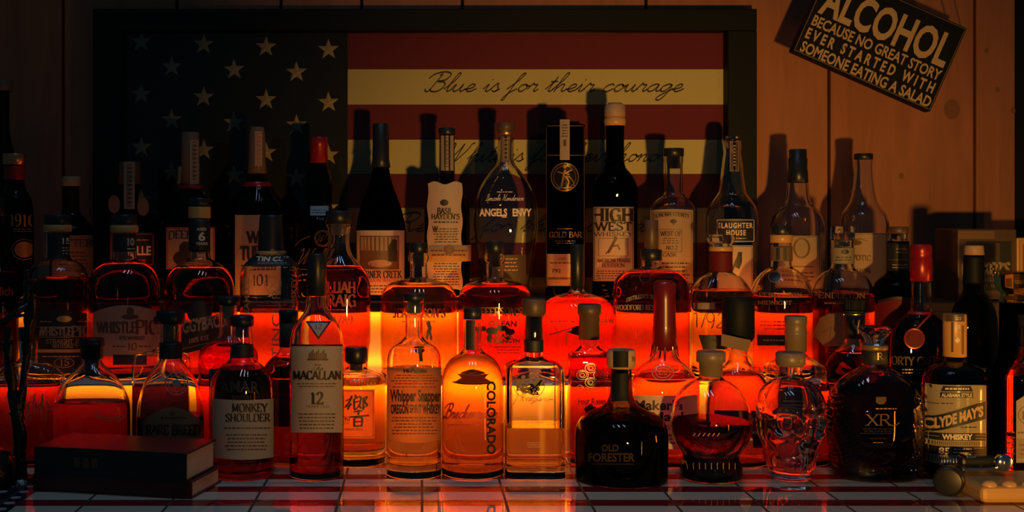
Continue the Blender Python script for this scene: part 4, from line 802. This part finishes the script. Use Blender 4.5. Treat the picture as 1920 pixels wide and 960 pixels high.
b.print('label', [('cream', rct(1188, 742, 1306, 842)), ('ink', txt("Maker's", 1190, 750, 1276, 768, bold=.03)), ('ink', txt('Mark', 1221, 772, 1290, 789, bold=.03)), ('dink', ring(1203, 779, 12, 11, 1.2)), ('dink', join(txt('SIV', 1196, 776, 1210, 783, 'serif'), ln([(1203, 765), (1203, 769)], 2))), ('ink', txt('WHISKY', 1216, 797, 1278, 805, 'serif')), ('dink', fine(1200, 812, 1296, 834, 3, 6))])
# capped bulb with a tag
b = B('red bulbous bottle with wide dark cap and tan paper tag tied under it', 1384, 1.672, 0, '632,20 660,17 676,19 686,27 698,40 714,51 736,58 765,61 800,60 850,56', liquid=(700, 'red'), dr=.85)
b.cap('cap', 'bkm', '556,27 566,30 632,30 640,26', bevel=3)
tg = [at(x, y, b.z - .042) - b.root.location for x, y in ((1353, 626), (1408, 638), (1402, 660), (1352, 648))]
mesh('paper_tag', [tuple(q) for q in tg] + [(q.x, q.y + .001, q.z) for q in tg], [(0, 1, 2, 3), (7, 6, 5, 4), (0, 4, 5, 1), (1, 5, 6, 2), (2, 6, 7, 3), (3, 7, 4, 0)], 'brown', b.root, smooth=False)
b.print('tag_string', [('tan', join(ln(cr([(1352, 640), (1370, 655), (1398, 668), (1404, 690)]), 1.6), ln(cr([(1400, 655), (1412, 676), (1418, 700)]), 1.6)))], base=6)
b.print('label', [('dred', grid(1340, 770, 1430, 840, 18, 8)), ('tan', fine(1350, 780, 1420, 830, 4, 5))])
# tall taupe stopper on a cone shoulder
b = B('cone shouldered bottle with tall brushed taupe stopper, standing behind the skull', 1492, Z1, 0, '658,15 664,19 670,28 678,42 686,54 692,58 700,58 850,58', liquid=(726, 'red'), p=2.4, dr=.9)
b.cap('stopper', 'taupe', '592,19 594,20.5 606,20.5 608,19.5 622,19.5 624,20.5 626,19.6 659,19.6', bevel=.8)
b.print('label', [('dred', rct(1446, 740, 1540, 820)), ('tan', fine(1452, 750, 1534, 810, 5, 2))])
b = B('deep red bottle with black cap and gold antler emblem on its black neck', 1602, 1.685, 0, '580,17 612,17 640,18 650,24 660,35 672,46 688,54 706,58 850,58', liquid=(660, 'deep'), dr=.75)
b.cap('cap', 'bkm', '562,19 580,19', flutes=22, bevel=0); b.cap('neck_sleeve', 'bkpaper', '582,18.5 610,18.5 634,20', bevel=.5)
b.print('emblem', [('brass', join(ln(cr([(1609, 626), (1609, 612), (1611, 600)]), 2.4), *[ln(cr([(1609, 620 - 3 * k), (1609 + s_ * (6 + 2 * k), 614 - 4 * k), (1609 + s_ * (9 - k), 604 - 3 * k)]), 1.5) for k in range(3) for s_ in (-1, 1)]))], base=.5, capr=18.7 * b.s)
b.print('neck_ring', [('brass', ln([(1582, 590), (1622, 590)], 1.2))], base=.5, capr=18.7 * b.s)
b = B('black bottle with bright red foil capsule, clear neck and dark red wax medallion', 1727, 1.69, 0, '526,17.5 548,18 578,18.5 586,22 596,34 608,45 624,53 645,57 670,58 850,58', glass='clear', liquid=(590, 'dark'), dr=.5)
b.cap('foil_capsule', 'foil', '458,18 464,19.5 474,19.6 476,19 484,19 486,20 527,20', bevel=1.4)
b.band('ribbon_ring', 'foil', 583, 588); b.print('ribbon', [('dred', ln(cr([(1748, 586), (1734, 600), (1718, 618)]), 4))], base=.8)
b.print('wax_medallion', [('dred', ell(1715, 635, 19, 20, 28, 4)), ('foil', ring(1715, 635, 17, 18, 2)), ('dred', ell(1715, 635, 10, 11), 1.4)], base=1.4)
b.print('lettering', [('dimgold', txt('FORTY CREEK', 1666, 667, 1768, 682, 'serif', wt=2, arc=-3)), ('gold2', fine(1690, 690, 1760, 702, 2, 4))])
b.print('label', [('bkpaper', rct(1668, 715, 1786, 800)), ('gold2', frame(1672, 719, 1782, 796, 1))])
b = B('dark glass bottle with pale wooden stopper over a black neck wrap, near the right edge', 1826, 1.69, 0, '476,17 530,18 545,19 556,25 566,32 578,38 594,42 612,44 850,44', glass='smoke', liquid=(700, 'dark'), dr=.6)
b.cap('stopper', 'wood', '460,17 478,18'); b.band('neck_wrap', 'bkm', 480, 532)
b.print('label', [('bkpaper', grid(1784, 690, 1868, 830, 18, 10)), ('grey', frame(1790, 696, 1862, 824, .8))])
b = B('black bottle with clear disc shaped glass stopper, second from the right edge', 1901, 1.64, 0, '566,25 640,26 672,29 690,36 706,45 724,50 745,51 850,51', glass='black', liquid=(600, 'dark'), dr=.65)
b.cap('glass_stopper', 'gold', '508,33 510,34 534,34 544,28 550,22 556,22 566,28', bevel=.8)
b.print('lettering', [('gold2', txt('R', 1895, 800, 1903, 812, 'serif'))])
# ================================================================ front row on the counter
b = B('amber red bottle with black cap and dim cream two line label, right beside the books', 454, 1.60, 0, '610,19 650,20 666,21 676,26 684,37 694,47 706,55 722,59 745,60 870,60', liquid=(690, 'deep'), thick=14)
b.cap('cap', 'bk', '591,20 594,22 609,22 612,20', bevel=1); b.cap('cork', 'dwood', '612,13 632,13'); b.band('neck_band', 'bkpaper', 645, 669)
b.print('label', [('cream', grid(399, 747, 514, 857, 24, 14, arch=-3, sag=5)), ('ink', txt('MONKEY', 437, 757, 500, 772, 'serif', wt=2)), ('ink', txt('SHOULDER', 424, 776, 505, 790, 'serif', wt=2)), ('dink', txt('BATCH 27', 436, 742, 486, 747, 'serif'), .1), ('dink', fine(418, 799, 508, 806, 1, 3)), ('dink', fine(420, 812, 504, 846, 5, 9))])
b.print('embossing', [('ink', txt('AMAR', 412, 716, 486, 738, bold=.02, arc=3))])
b = B('tall slim bottle with black capsule, cream label numbered 12 and grey triangle on its neck', 594, 1.595, 0, '552,15 556,18 572,20 584,24 596,32 608,41 622,47 640,50 660,51 870,51', liquid=(662, 'deep'), thick=12)
b.cap('capsule', 'bk', '475,16 480,17.5 500,18 554,19', bevel=1)
b.print('neck_triangle', [('ink', poly([(573, 602), (621, 602), (597, 637)])), ('grey', poly([(579, 605.5), (615, 605.5), (597, 631)]), .2), ('ink', txt('12', 591, 608, 603, 616, 'serif'), .4)])
b.print('label', [('cream', rct(546, 646, 642, 811)), ('ink', rct(546, 645.5, 642, 649)), ('dink', join(*[ln([(580 + 3.4 * k, 674), (580 + 3.4 * k, 662 - 3 * (k % 3))], 2.2) for k in range(10)], ln([(576, 674), (615, 674)], 3))), ('ink', txt('The', 585, 683, 606, 694, 'script', wt=1.2)), ('ink', txt('MACALLAN', 552, 696, 637, 711, 'serif', wt=2.6)), ('dink', fine(556, 717, 632, 727, 2, 3)), ('ink', txt('12', 584, 736, 605, 757, 'serif', wt=2.6)), ('dink', txt('YEARS OLD', 574, 760, 616, 764, 'serif')), ('dink', fine(554, 773, 634, 806, 5, 5))])
b = B('clear straight bottle with tall cream label dense with small print and fancy two line title', 776, 1.60, 0, '562,18 566,20 588,20 592,17 625,17 634,19 642,27 650,40 660,48 674,51 690,51.5 868,51.5', liquid=(690, 'gold'), thick=26)
b.cap('cap', 'bk', '550,20 564,20'); b.cap('cork', 'cork', '565,13 586,13')
b.print('label', [('thin', grid(726, 688, 827, 825, 24, 16, arch=-3, sag=5, bump=6)), ('ink', txt('Hi-Falutin', 757, 691, 800, 699, bold=.045)), ('dink', fine(734, 701, 820, 722, 4, 2)), ('ink', txt('Whipper Snapper', 732, 730, 826, 752, 'sans', bold=.035)), ('ink', txt('OREGON', 733, 758, 766, 775, bold=.045)), ('ink', txt('SPIRIT', 768, 758, 790, 774)), ('ink', txt('WHISKEY', 792, 758, 825, 775, bold=.045)), ('dink', fine(734, 780, 820, 816, 6, 4)), ('dink', fine(734, 723, 820, 728, 1, 8))])
b = B('round shouldered bottle full of glowing orange liquid, red script and vertical dark capitals', 886, 1.605, 0, '596,17 652,18 660,22 666,31 673,41 683,49 695,54 709,57 725,58 864,58', liquid=(664, 'amber'), thick=12)
b.cap('cap', 'bk', '577,17 598,17'); b.print('neck_strip', [('bkpaper', rct(874, 600, 890, 656))])
b.print('lettering', [('rink', txt('Breckenridge', 832, 758, 932, 784, 'script', wt=1.5)), ('faint', txt('COLORADO', 913, 715, 929, 852, 'sans', bold=.04, rot=1)), ('rink', fine(840, 793, 900, 800, 1, 4))])
b = B('square clear decanter of thick glass with dark floral emblem and dark round cap, glowing yellow', 1001, 1.60, 0, '588,16 640,17 668,17 674,24 679,40 684,50 692,54 704,55 862,55', liquid=(795, 'gold'), p=8, dr=.9, wall=5.5, thick=24, base_in=3)
b.cap('cap', 'dwood', '560,21 564,23 586,23 592,20', bevel=1); b.cap('cork', 'dwood', '592,12 640,12'); b.band('neck_band', 'bkpaper', 637, 659)
fx = random.Random(7); em = [ln(cr([(992 + fx.uniform(-26, 26), 722 + fx.uniform(-14, 20)) for _ in range(4)]), 2.2) for _ in range(13)] + [ell(992 + 22 * math.cos(k * .7), 720 + 15 * math.sin(k * .7), 4, 4, 10, 1) for k in range(9)]
b.print('emblem', [('dink', join(ring(992, 722, 29, 25, 1.2), *em))])
b.print('script', [('dink', txt('J. R', 962, 738, 984, 752, 'script', wt=1.3)), ('dink', txt('iegeron', 984, 741, 1042, 752, 'script', wt=1.1))]); b.print('small_print', [('tan', fine(984, 786, 1020, 794, 2, 3))]); b.print('base_print', [('tan', fine(988, 828, 1016, 840, 3, 3))])
b = B('low broad black decanter with pale cork top and a black strip running down its neck', 1165, 1.572, 0, '688,19 720,20 740,22 754,27 764,38 772,55 780,70 790,80 804,85 825,87 880,86', liquid=(786, 'dark'), glass='smoke', thick=13, name='decanter')
b.cap('stopper', 'wood', '655,25 660,27 684,27 690,24', bevel=1.5); b.cap('cork', 'dwood', '690,13 725,13')
b.print('strip_label', [('bkm', rct(1148, 700, 1178, 752))]); b.print('stopper_strip', [('bkm', rct(1150, 658, 1178, 689))], base=.4, capr=27 * b.s); b.print('stopper_mark', [('dink', txt('70', 1184, 668, 1190, 678, bold=.02))], base=.5, capr=27 * b.s)
b.print('lettering', [('faint', txt('OLD', 1128, 833, 1160, 846, bold=.03)), ('faint', txt('FORESTER', 1104, 849, 1190, 865, bold=.03)), ('faint', ln([(1110, 870), (1188, 870)], 1))])
b = B('spherical decanter on a foot, dark red liquid filling its lower half, two tier tan stopper', 1333, 1.58, 0, '702,20 708,22 715,34 724,47 736,58 752,67 770,73.5 790,76 810,73.5 828,67 842,58 852,52 860,52 868,57 885,58', liquid=(789, 'dark'), thick=16, wall=3, name='spherical_decanter')
b.cap('stopper', 'taupe', '658,25 661,27 678,27 681,22 704,21', bevel=1); b.print('chevrons', [('emb', join(*[ln([(1300 + 9 * k, 818), (1304 + 9 * k, 812)], 1.6) for k in range(6)]))]); b.print('foot_pattern', [('emb', join(*[ln([(1290 + 11 * k, 868), (1290 + 11 * k, 880)], 1.2) for k in range(9)]))])
# skull
def skull(b, v):
    x, y, z = v; s = b.s; px = x / s; py = b.basey - z / s - 660 + 660; f = max(0, -y) / (64 * s)
    def g(cx, cy, rx, ry): return math.exp(-((abs(px) - cx) / rx) ** 2 - ((py - cy) / ry) ** 2)
    if py < 712: return v
    e4 = math.exp(-(((abs(px) - 27) / 19) ** 2 + ((py - 786) / 17) ** 2) ** 2); d = 15 * e4 + 10 * g(0, 822, 7, 12) - 9 * g(0, 797, 7, 11) - 7 * g(43, 812, 14, 9) - 6 * g(27, 764, 22, 6) + 6 * g(40, 845, 12, 14) - 5 * g(0, 858, 26, 12)
    if 846 < py < 874 and abs(px) < 27: d += 2.2 * math.cos(px * 2 * PI / 9) * (1 if abs(py - 860) > 2 else 0) + 3 * math.exp(-((py - 860) / 2.0) ** 2)
    d2 = -5 * math.exp(-((abs(y) / s) / 30) ** 2) * 0
    side = 6 * math.exp(-((py - 800) / 14) ** 2) * (1 if f > .3 else 0) * 0
    k = min(1, f * 1.6)
    return (x * (1 - .06 * math.exp(-((py - 772) / 10) ** 2) * (1 if y < 0 else .3)), y + d * s * k if y < 0 else y, z)
b = B('clear glass skull shaped bottle with tan stopper', 1482, 1.575, 0, '684,21 700,21 708,25 714,36 724,48 738,57 756,63 775,64 795,62 812,60 826,55 840,50 856,48 872,44 885,38', dr=1.12, glass='clear', dent=skull, seg=96, wall=13, thick=26, name='skull_bottle', base_in=8)
b.cap('stopper', 'taupe', '660,25 663,27 682,27 686,24', bevel=1.2)
# embossed regal decanter
def facets(b, v):
    x, y, z = v; s = b.s; py = b.basey - z / s; px = x / s
    if py < 735 or y > 0 and abs(px) < 40: return v
    k = min(1, max(0, (abs(px) - 44) / 12)) + (1 if py > 838 and abs(px) <= 56 else 0) * .8; k = min(1, k) * (1 if py < 872 else 0)
    d = k * 3.2 * (math.sin(px * .62 + py * .21) * math.cos(py * .42 - px * .12))
    r = math.hypot(x, y) or 1
    return (x + d * s * x / r, y + d * s * y / r, z)
b = B('large embossed dark decanter with fan shaped crystal stopper and fine gold capitals', 1640, 1.595, 0, '680,22 686,26 694,38 704,52 718,66 738,77 762,83 800,84 845,80 868,74 880,76', liquid=(712, 'dark'), p=2.6, dr=.8, dent=facets, seg=128, thick=16, wall=3, name='decanter')
b.cap('crystal_stopper', 'clear', '612,26 615,29.5 621,29 632,22 640,17 646,15', n=12, bevel=0); b.cap('stopper_ring', 'gold2', '646,24 656,24', bevel=2); b.cap('neck_wrap', 'bkpaper', '656,23.4 681,23.4', bevel=.5); b.print('neck_mark', [('brass', txt('R', 1646, 662, 1654, 674, 'serif'))], base=.5, capr=23.6 * b.s)
b.print('shield', [('dimgold', join(rct(1642, 744, 1661, 752), ell(1651, 752, 9.5, 6)))]); b.print('lettering', [('dimgold', txt('XR', 1626, 777, 1668, 797, 'serif', wt=1.5)), ('dimgold', ln(cr([(1664, 794), (1676, 798), (1686, 792)]), 1.6)), ('gold2', txt('EXTRA RARE', 1640, 762, 1680, 769, 'script')  if False else fine(1640, 763, 1682, 769, 1, 3)), ('faint', fine(1612, 802, 1678, 814, 3, 5)), ('faint', fine(1630, 820, 1664, 824, 1, 3)), ('gold2', fine(1636, 828, 1656, 831, 1, 3))])
# slanted name label
b = B('dark bottle with amber wrapped stopper and banded khaki label with slanted capitals', 1790, 1.605, 0, '664,20 674,21 679,29 686,42 695,51 708,57 724,59 868,59', liquid=(690, 'dark'), thick=12)
b.cap('stopper', 'amberplastic', '588,20 592,21 668,21', bevel=1); 
b.print('stopper_print', [('dwood', rct(1772, 590, 1808, 603)), ('wink', txt('85', 1790, 609, 1800, 616, bold=.03), .3), ('wink', poly([(1795, 632), (1800, 638), (1795, 644), (1790, 638)]), .3), ('dwood', rct(1784, 604, 1788, 660), .25), ('wink', fine(1790, 594, 1802, 601, 2, 3), .4), ('brown', rct(1803, 610, 1807, 664), .25)], base=.35, capr=21 * b.s)
S_ = b.print('label', [('gkhaki', grid(1734, 722, 1847, 868, 24, 18, sag=3)), ('bkpaper', rct(1765, 736, 1824, 746)), ('wink', txt('ALABAMA STYLE', 1767, 737.5, 1822, 744.5, bold=.03), .4), ('bkpaper', poly([(1770, 724), (1820, 724), (1824, 734), (1766, 734)])), ('wink', txt('Secret Stop'.replace('Secret Stop', 'Recipe'), 1774, 725, 1816, 733, 'sans') if False else fine(1772, 726, 1818, 732, 1, 3, .5), .4),
   ('bkpaper', ln([(1736, 758), (1764, 757)], 1.2)), ('bkpaper', fine(1766, 754, 1788, 759, 1, 3)), ('tan', ln([(1736, 751), (1846, 751)], 1.2)), ('bkpaper', poly([(1736, 787), (1846, 752), (1846, 786), (1736, 815)])), ('tan', ln([(1736, 785), (1846, 750)], 1.3), .4), ('tan', ln([(1736, 817), (1846, 786)], 1.3), .4),
   ('signtan', txt("CLYDE MAY'S", 1745, 788, 1842, 807, bold=.05, slope=28), .42), ('bkpaper', fine(1800, 798, 1834, 804, 1, 3)), ('tan', ln([(1736, 810), (1846, 808)], 1)), ('bkpaper', rct(1736, 812, 1846, 826)), ('wink', txt('WHISKEY', 1768, 814, 1823, 824, bold=.04), .42), ('tan', join(ln([(1740, 819), (1764, 819)], 1), ln([(1828, 816), (1846, 816)], 1), ln([(1828, 822), (1846, 822)], 1)), .42), ('bkpaper', join(*[ln([(1738 + 3.3 * k, 828), (1738 + 3.3 * k, 835)], 1) for k in range(33)])),
   ('bkpaper', rct(1736, 837, 1846, 853)), ('wink', txt('85', 1763, 839, 1781, 851.5, bold=.02), .42), ('wink', fine(1787, 839, 1822, 851, 2, 3), .42), ('tan', ln([(1784, 838), (1784, 852)], 1), .42), ('tan', join(*[ln([(1826, 840 + 4 * k), (1846, 840 + 4 * k)], .9) for k in range(4)]), .42), ('bkpaper', join(*[ln([(1738 + 3.3 * k, 855), (1738 + 3.3 * k, 866)], 1) for k in range(33)]))])
b = B('red amber bottle with yellow cream label, cut off by the right edge', 1927, 1.59, 0, '612,16 660,17 672,18 680,24 688,33 698,38 712,41 850,41', liquid=(650, 'red'), thick=12, dr=.6)
b.cap('cap', 'bk', '590,18 614,18'); b.print('label', [('cream', poly([(1906, 752), (1927, 738), (1950, 752), (1950, 868), (1906, 868)])), ('dink', ring(1927, 778, 17, 17, 1.4)), ('dink', txt('D', 1919, 772, 1932, 786, 'serif', wt=2.4)), ('dink', fine(1908, 806, 1946, 816, 1, 4)), ('tan', rct(1908, 822, 1948, 860)), ('dink', fine(1912, 830, 1944, 856, 3, 4), .4)])
b.print('lettering', [('brown', ring(1894, 789, 5, 9, 2)), ('brown', fine(1888, 806, 1904, 866, 6, 4))])
# ================================================================ books at the left
def book(name, label, crn, h0, th, L_, W_, rot, cover, pages, pmark=None):
    r = empty(name, (crn[0], crn[1], h0), label, 'book', 'stacked books'); r.rotation_euler.z = rot      # corner = right end of the spine at the front
    bm = bmesh.new(); t = .0022
    add_box(bm, -L_, 0, 0, W_, 0, t, .0006); add_box(bm, -L_, 0, 0, W_, th - t, th, .0006); add_box(bm, -L_, 0, 0, .003, .0005, th - .0005, .0006); bmobj('cover', bm, cover, r)
    bm = bmesh.new(); add_box(bm, -L_ + .004, -.003, .003, W_ - .004, t, th - t); bmobj('page_block', bm, pages, r)
    return r
rt = -math.atan2(.024, .106)
b1 = book('book', 'maroon edged hardcover with cream pages, lower of the two stacked books', (-.281, 1.462), 0, .0215, .215, .095, rt, 'hred', 'pages')
b2 = book('book', 'thick black hardcover on top of the other book, with a reddish sheen on its cover', (-.2865, 1.456), .0217, .0355, .205, .095, rt, 'hard', 'pages')
bm = bmesh.new(); 
for k in range(3): add_box(bm, -.150 + .012 * k, -.142 + .012 * k, -.0006, .0004, .012, .024)
bmobj('spine_stamp', bm, 'dink', b2)
# ================================================================ forked twisted dark branch ornament at the left edge
def tube(bm, pts, n=12, tw=0.0, lump=.18, seed=1):
    r = random.Random(seed); P = []
    for i in range(len(pts) - 1):
        for k in range(10): t = k / 10; P.append([pts[i][j] + (pts[i + 1][j] - pts[i][j]) * t for j in range(4)])
    P.append(list(pts[-1])); rows = []
    for i, p in enumerate(P):
        q = Vector(P[min(i + 1, len(P) - 1)][:3]) - Vector(P[max(i - 1, 0)][:3]); M_ = q.to_track_quat('Z', 'Y').to_matrix(); row = []
        for k in range(n):
            a = 2 * PI * k / n; rr = p[3] * (1 + lump * math.sin(3 * a + i * .55 + tw) + lump * .5 * math.sin(5 * a - i * .4)); row.append(bm.verts.new(Vector(p[:3]) + M_ @ Vector((rr * math.cos(a), rr * math.sin(a), 0))))
        rows.append(row)
    for a, c in zip(rows, rows[1:]):
        for k in range(n): bm.faces.new((a[k], a[(k + 1) % n], c[(k + 1) % n], c[k]))
    bm.faces.new(rows[0][::-1]); bm.faces.new(rows[-1])
OZ = 1.56
o0 = at(36, 905, OZ); orn = empty('twisted_ornament', (o0.x, OZ, 0), 'dark twisted forked metal stem ornament standing at the far left', 'ornament')
def op(px, py, r, dz=0): q = at(px, py, OZ + dz); return (q.x - o0.x, dz, max(.004, q.z), r * OZ / F)
bm = bmesh.new(); tube(bm, [op(36, 900, 17), op(37, 860, 13), op(36, 800, 12), op(30, 770, 13)], lump=.12); bmobj('trunk', bm, 'bronze', orn, smooth=True)
bm = bmesh.new(); tube(bm, [op(31, 775, 12), op(24, 740, 9), op(18, 690, 9), op(14, 640, 10), op(17, 616, 6)], seed=2, tw=1); bmobj('stem', bm, 'bronze', orn, smooth=True)
bm = bmesh.new(); tube(bm, [op(34, 775, 11, .004), op(44, 720, 6, .004), op(50, 660, 7, .004), op(57, 600, 9, .004), op(64, 556, 8, .004)], seed=3, tw=2); bmobj('stem', bm, 'bronze', orn, smooth=True)
bm = bmesh.new(); tube(bm, [op(52, 640, 5, .004), op(50, 590, 6, .004), op(52, 540, 7, .004), op(50, 506, 5, .004)], seed=4, tw=.5); bmobj('stem', bm, 'bronze', orn, smooth=True)
bm = bmesh.new(); tube(bm, [op(52, 570, 5, .004), op(34, 584, 6, -.006), op(10, 600, 5, -.012), op(-12, 612, 4, -.016)], seed=5); tube(bm, [op(48, 590, 3, .004), op(24, 596, 3, -.006), op(2, 616, 2.4, -.012)], seed=6); bmobj('branch', bm, 'bronze', orn, smooth=True)
bm = bmesh.new(); bmesh.ops.create_cone(bm, cap_ends=True, segments=32, radius1=.024, radius2=.019, depth=.006, matrix=Matrix.Translation((0, 0, .003))); bmobj('base', bm, 'bronze', orn)
# dark round jar cut by the left edge
o1 = at(-14, 900, 1.53)
jr = empty('round_jar', (o1.x, 1.53, 0), 'dark round jar cut off by the left edge, below the forked stem', 'jar')
J = [(0, .0), (.022, 0), (.027, .004), (.029, .014), (.028, .028), (.023, .040), (.016, .047), (.012, .048), (0, .050)]
V = []; Fc = []
for r, z in J[1:-1]: V += [(r * math.cos(2 * PI * i / 32), r * math.sin(2 * PI * i / 32), z) for i in range(32)]
for j in range(len(J) - 3):
    for i in range(32): Fc.append((j * 32 + i, j * 32 + (i + 1) % 32, (j + 1) * 32 + (i + 1) % 32, (j + 1) * 32 + i))
Fc.append(tuple(range(32))[::-1]); Fc.append(tuple((len(J) - 3) * 32 + i for i in range(32)))
mesh('jar_body', V, Fc, 'bronze', jr); bm = bmesh.new(); bmesh.ops.create_uvsphere(bm, u_segments=16, v_segments=10, radius=.007, matrix=Matrix.Translation((0, 0, .052))); bmobj('lid_knob', bm, 'bronze', jr, smooth=True)
# ================================================================ tray and bar tools at the right
MT['trayc'] = M('cream_tray', (.52, .30, .10), .4, var=.08, scale=40)
tz = 2240 * .35 / 545; t0 = at(1845, 945, tz)
ty = empty('cream_tray', (t0.x + .06, tz, 0), 'thick cream bar tray with scalloped rim at the lower right corner', 'tray')
bm = bmesh.new(); add_box(bm, -.062, .09, 0, .10, 0, .020, .006); bmobj('tray_body', bm, 'trayc', ty, smooth=False)
bm = bmesh.new()
for k in range(6): bmesh.ops.create_uvsphere(bm, u_segments=20, v_segments=12, radius=.0085, matrix=Matrix.Translation((-.048 + .024 * k, .012, .0195)) @ Matrix.Diagonal((1.1, 1.0, .75, 1)))
bmobj('rim_scallops', bm, 'trayc', ty, smooth=True)
# muddler lying across the counter, dark end facing out
mz = 1.475; q = at(1777, 917, mz)
mu = empty('bar_muddler', (q.x, mz, 0), 'dark round ended bar muddler lying against the tray', 'bar tool'); mu.rotation_euler.z = math.radians(-32)
def lathe_y(name, mat, prof, parent, zc, n=36, sx=1.0):
    V, Fc = [], []
    for y, r in prof: V += [(r * sx * math.cos(2 * PI * i / n), y, zc + r * math.sin(2 * PI * i / n)) for i in range(n)]
    for j in range(len(prof) - 1):
        for i in range(n): Fc.append((j * n + i, (j + 1) * n + i, (j + 1) * n + (i + 1) % n, j * n + (i + 1) % n))
    Fc.append(tuple(range(n))); Fc.append(tuple((len(prof) - 1) * n + i for i in range(n))[::-1])
    return mesh(name, V, Fc, mat, parent)
lathe_y('muddler_head', 'hard', [(0, .0145), (.001, .0172), (.004, .0182), (.016, .0182), (.019, .0165), (.020, .012)], mu, .0183)
lathe_y('collar', 'chrome', [(.0198, .0125), (.021, .0150), (.026, .0150), (.028, .0115)], mu, .0183); lathe_y('handle', 'hard', [(.0275, .0105), (.05, .0125), (.075, .0115), (.078, .008)], mu, .0183)
# chrome lever corkscrew resting on the tray
cz = 1.50; q = at(1848, 900, cz)
co = empty('lever_corkscrew', (q.x, cz, .0262), 'dark chrome lever corkscrew lying on the cream tray', 'corkscrew'); co.rotation_euler.z = math.radians(4)
bm = bmesh.new()
add_box(bm, -.026, .022, .008, .024, .004, .016, .004); bmobj('lever_body', bm, 'bk', co)
lathe = lathe_y('clamp_ring', 'chrome', [(-.004, .009), (-.002, .0105), (.006, .0105), (.008, .009)], co, .0105); lathe.location.x = .024
bm = bmesh.new(); add_box(bm, -.030, .030, .000, .006, 0, .005, .002); add_box(bm, -.022, -.010, .005, .026, .0155, .019, .0015); bmobj('lever_arm', bm, 'chrome', co)
V, Fc = [], []
sp_ = [(-.03 - .022 * k / 40, .014 + .003 * math.cos(k * .9), .010 + .003 * math.sin(k * .9)) for k in range(41)]
bm = bmesh.new()
for a, c in zip(sp_, sp_[1:]):
    d = Vector(c) - Vector(a); bmesh.ops.create_cone(bm, cap_ends=True, segments=8, radius1=.0011, radius2=.0011, depth=d.length * 1.3, matrix=Matrix.Translation((Vector(a) + Vector(c)) / 2) @ d.to_track_quat('Z', 'Y').to_matrix().to_4x4())
bmobj('spiral_worm', bm, 'chrome', co, smooth=True)
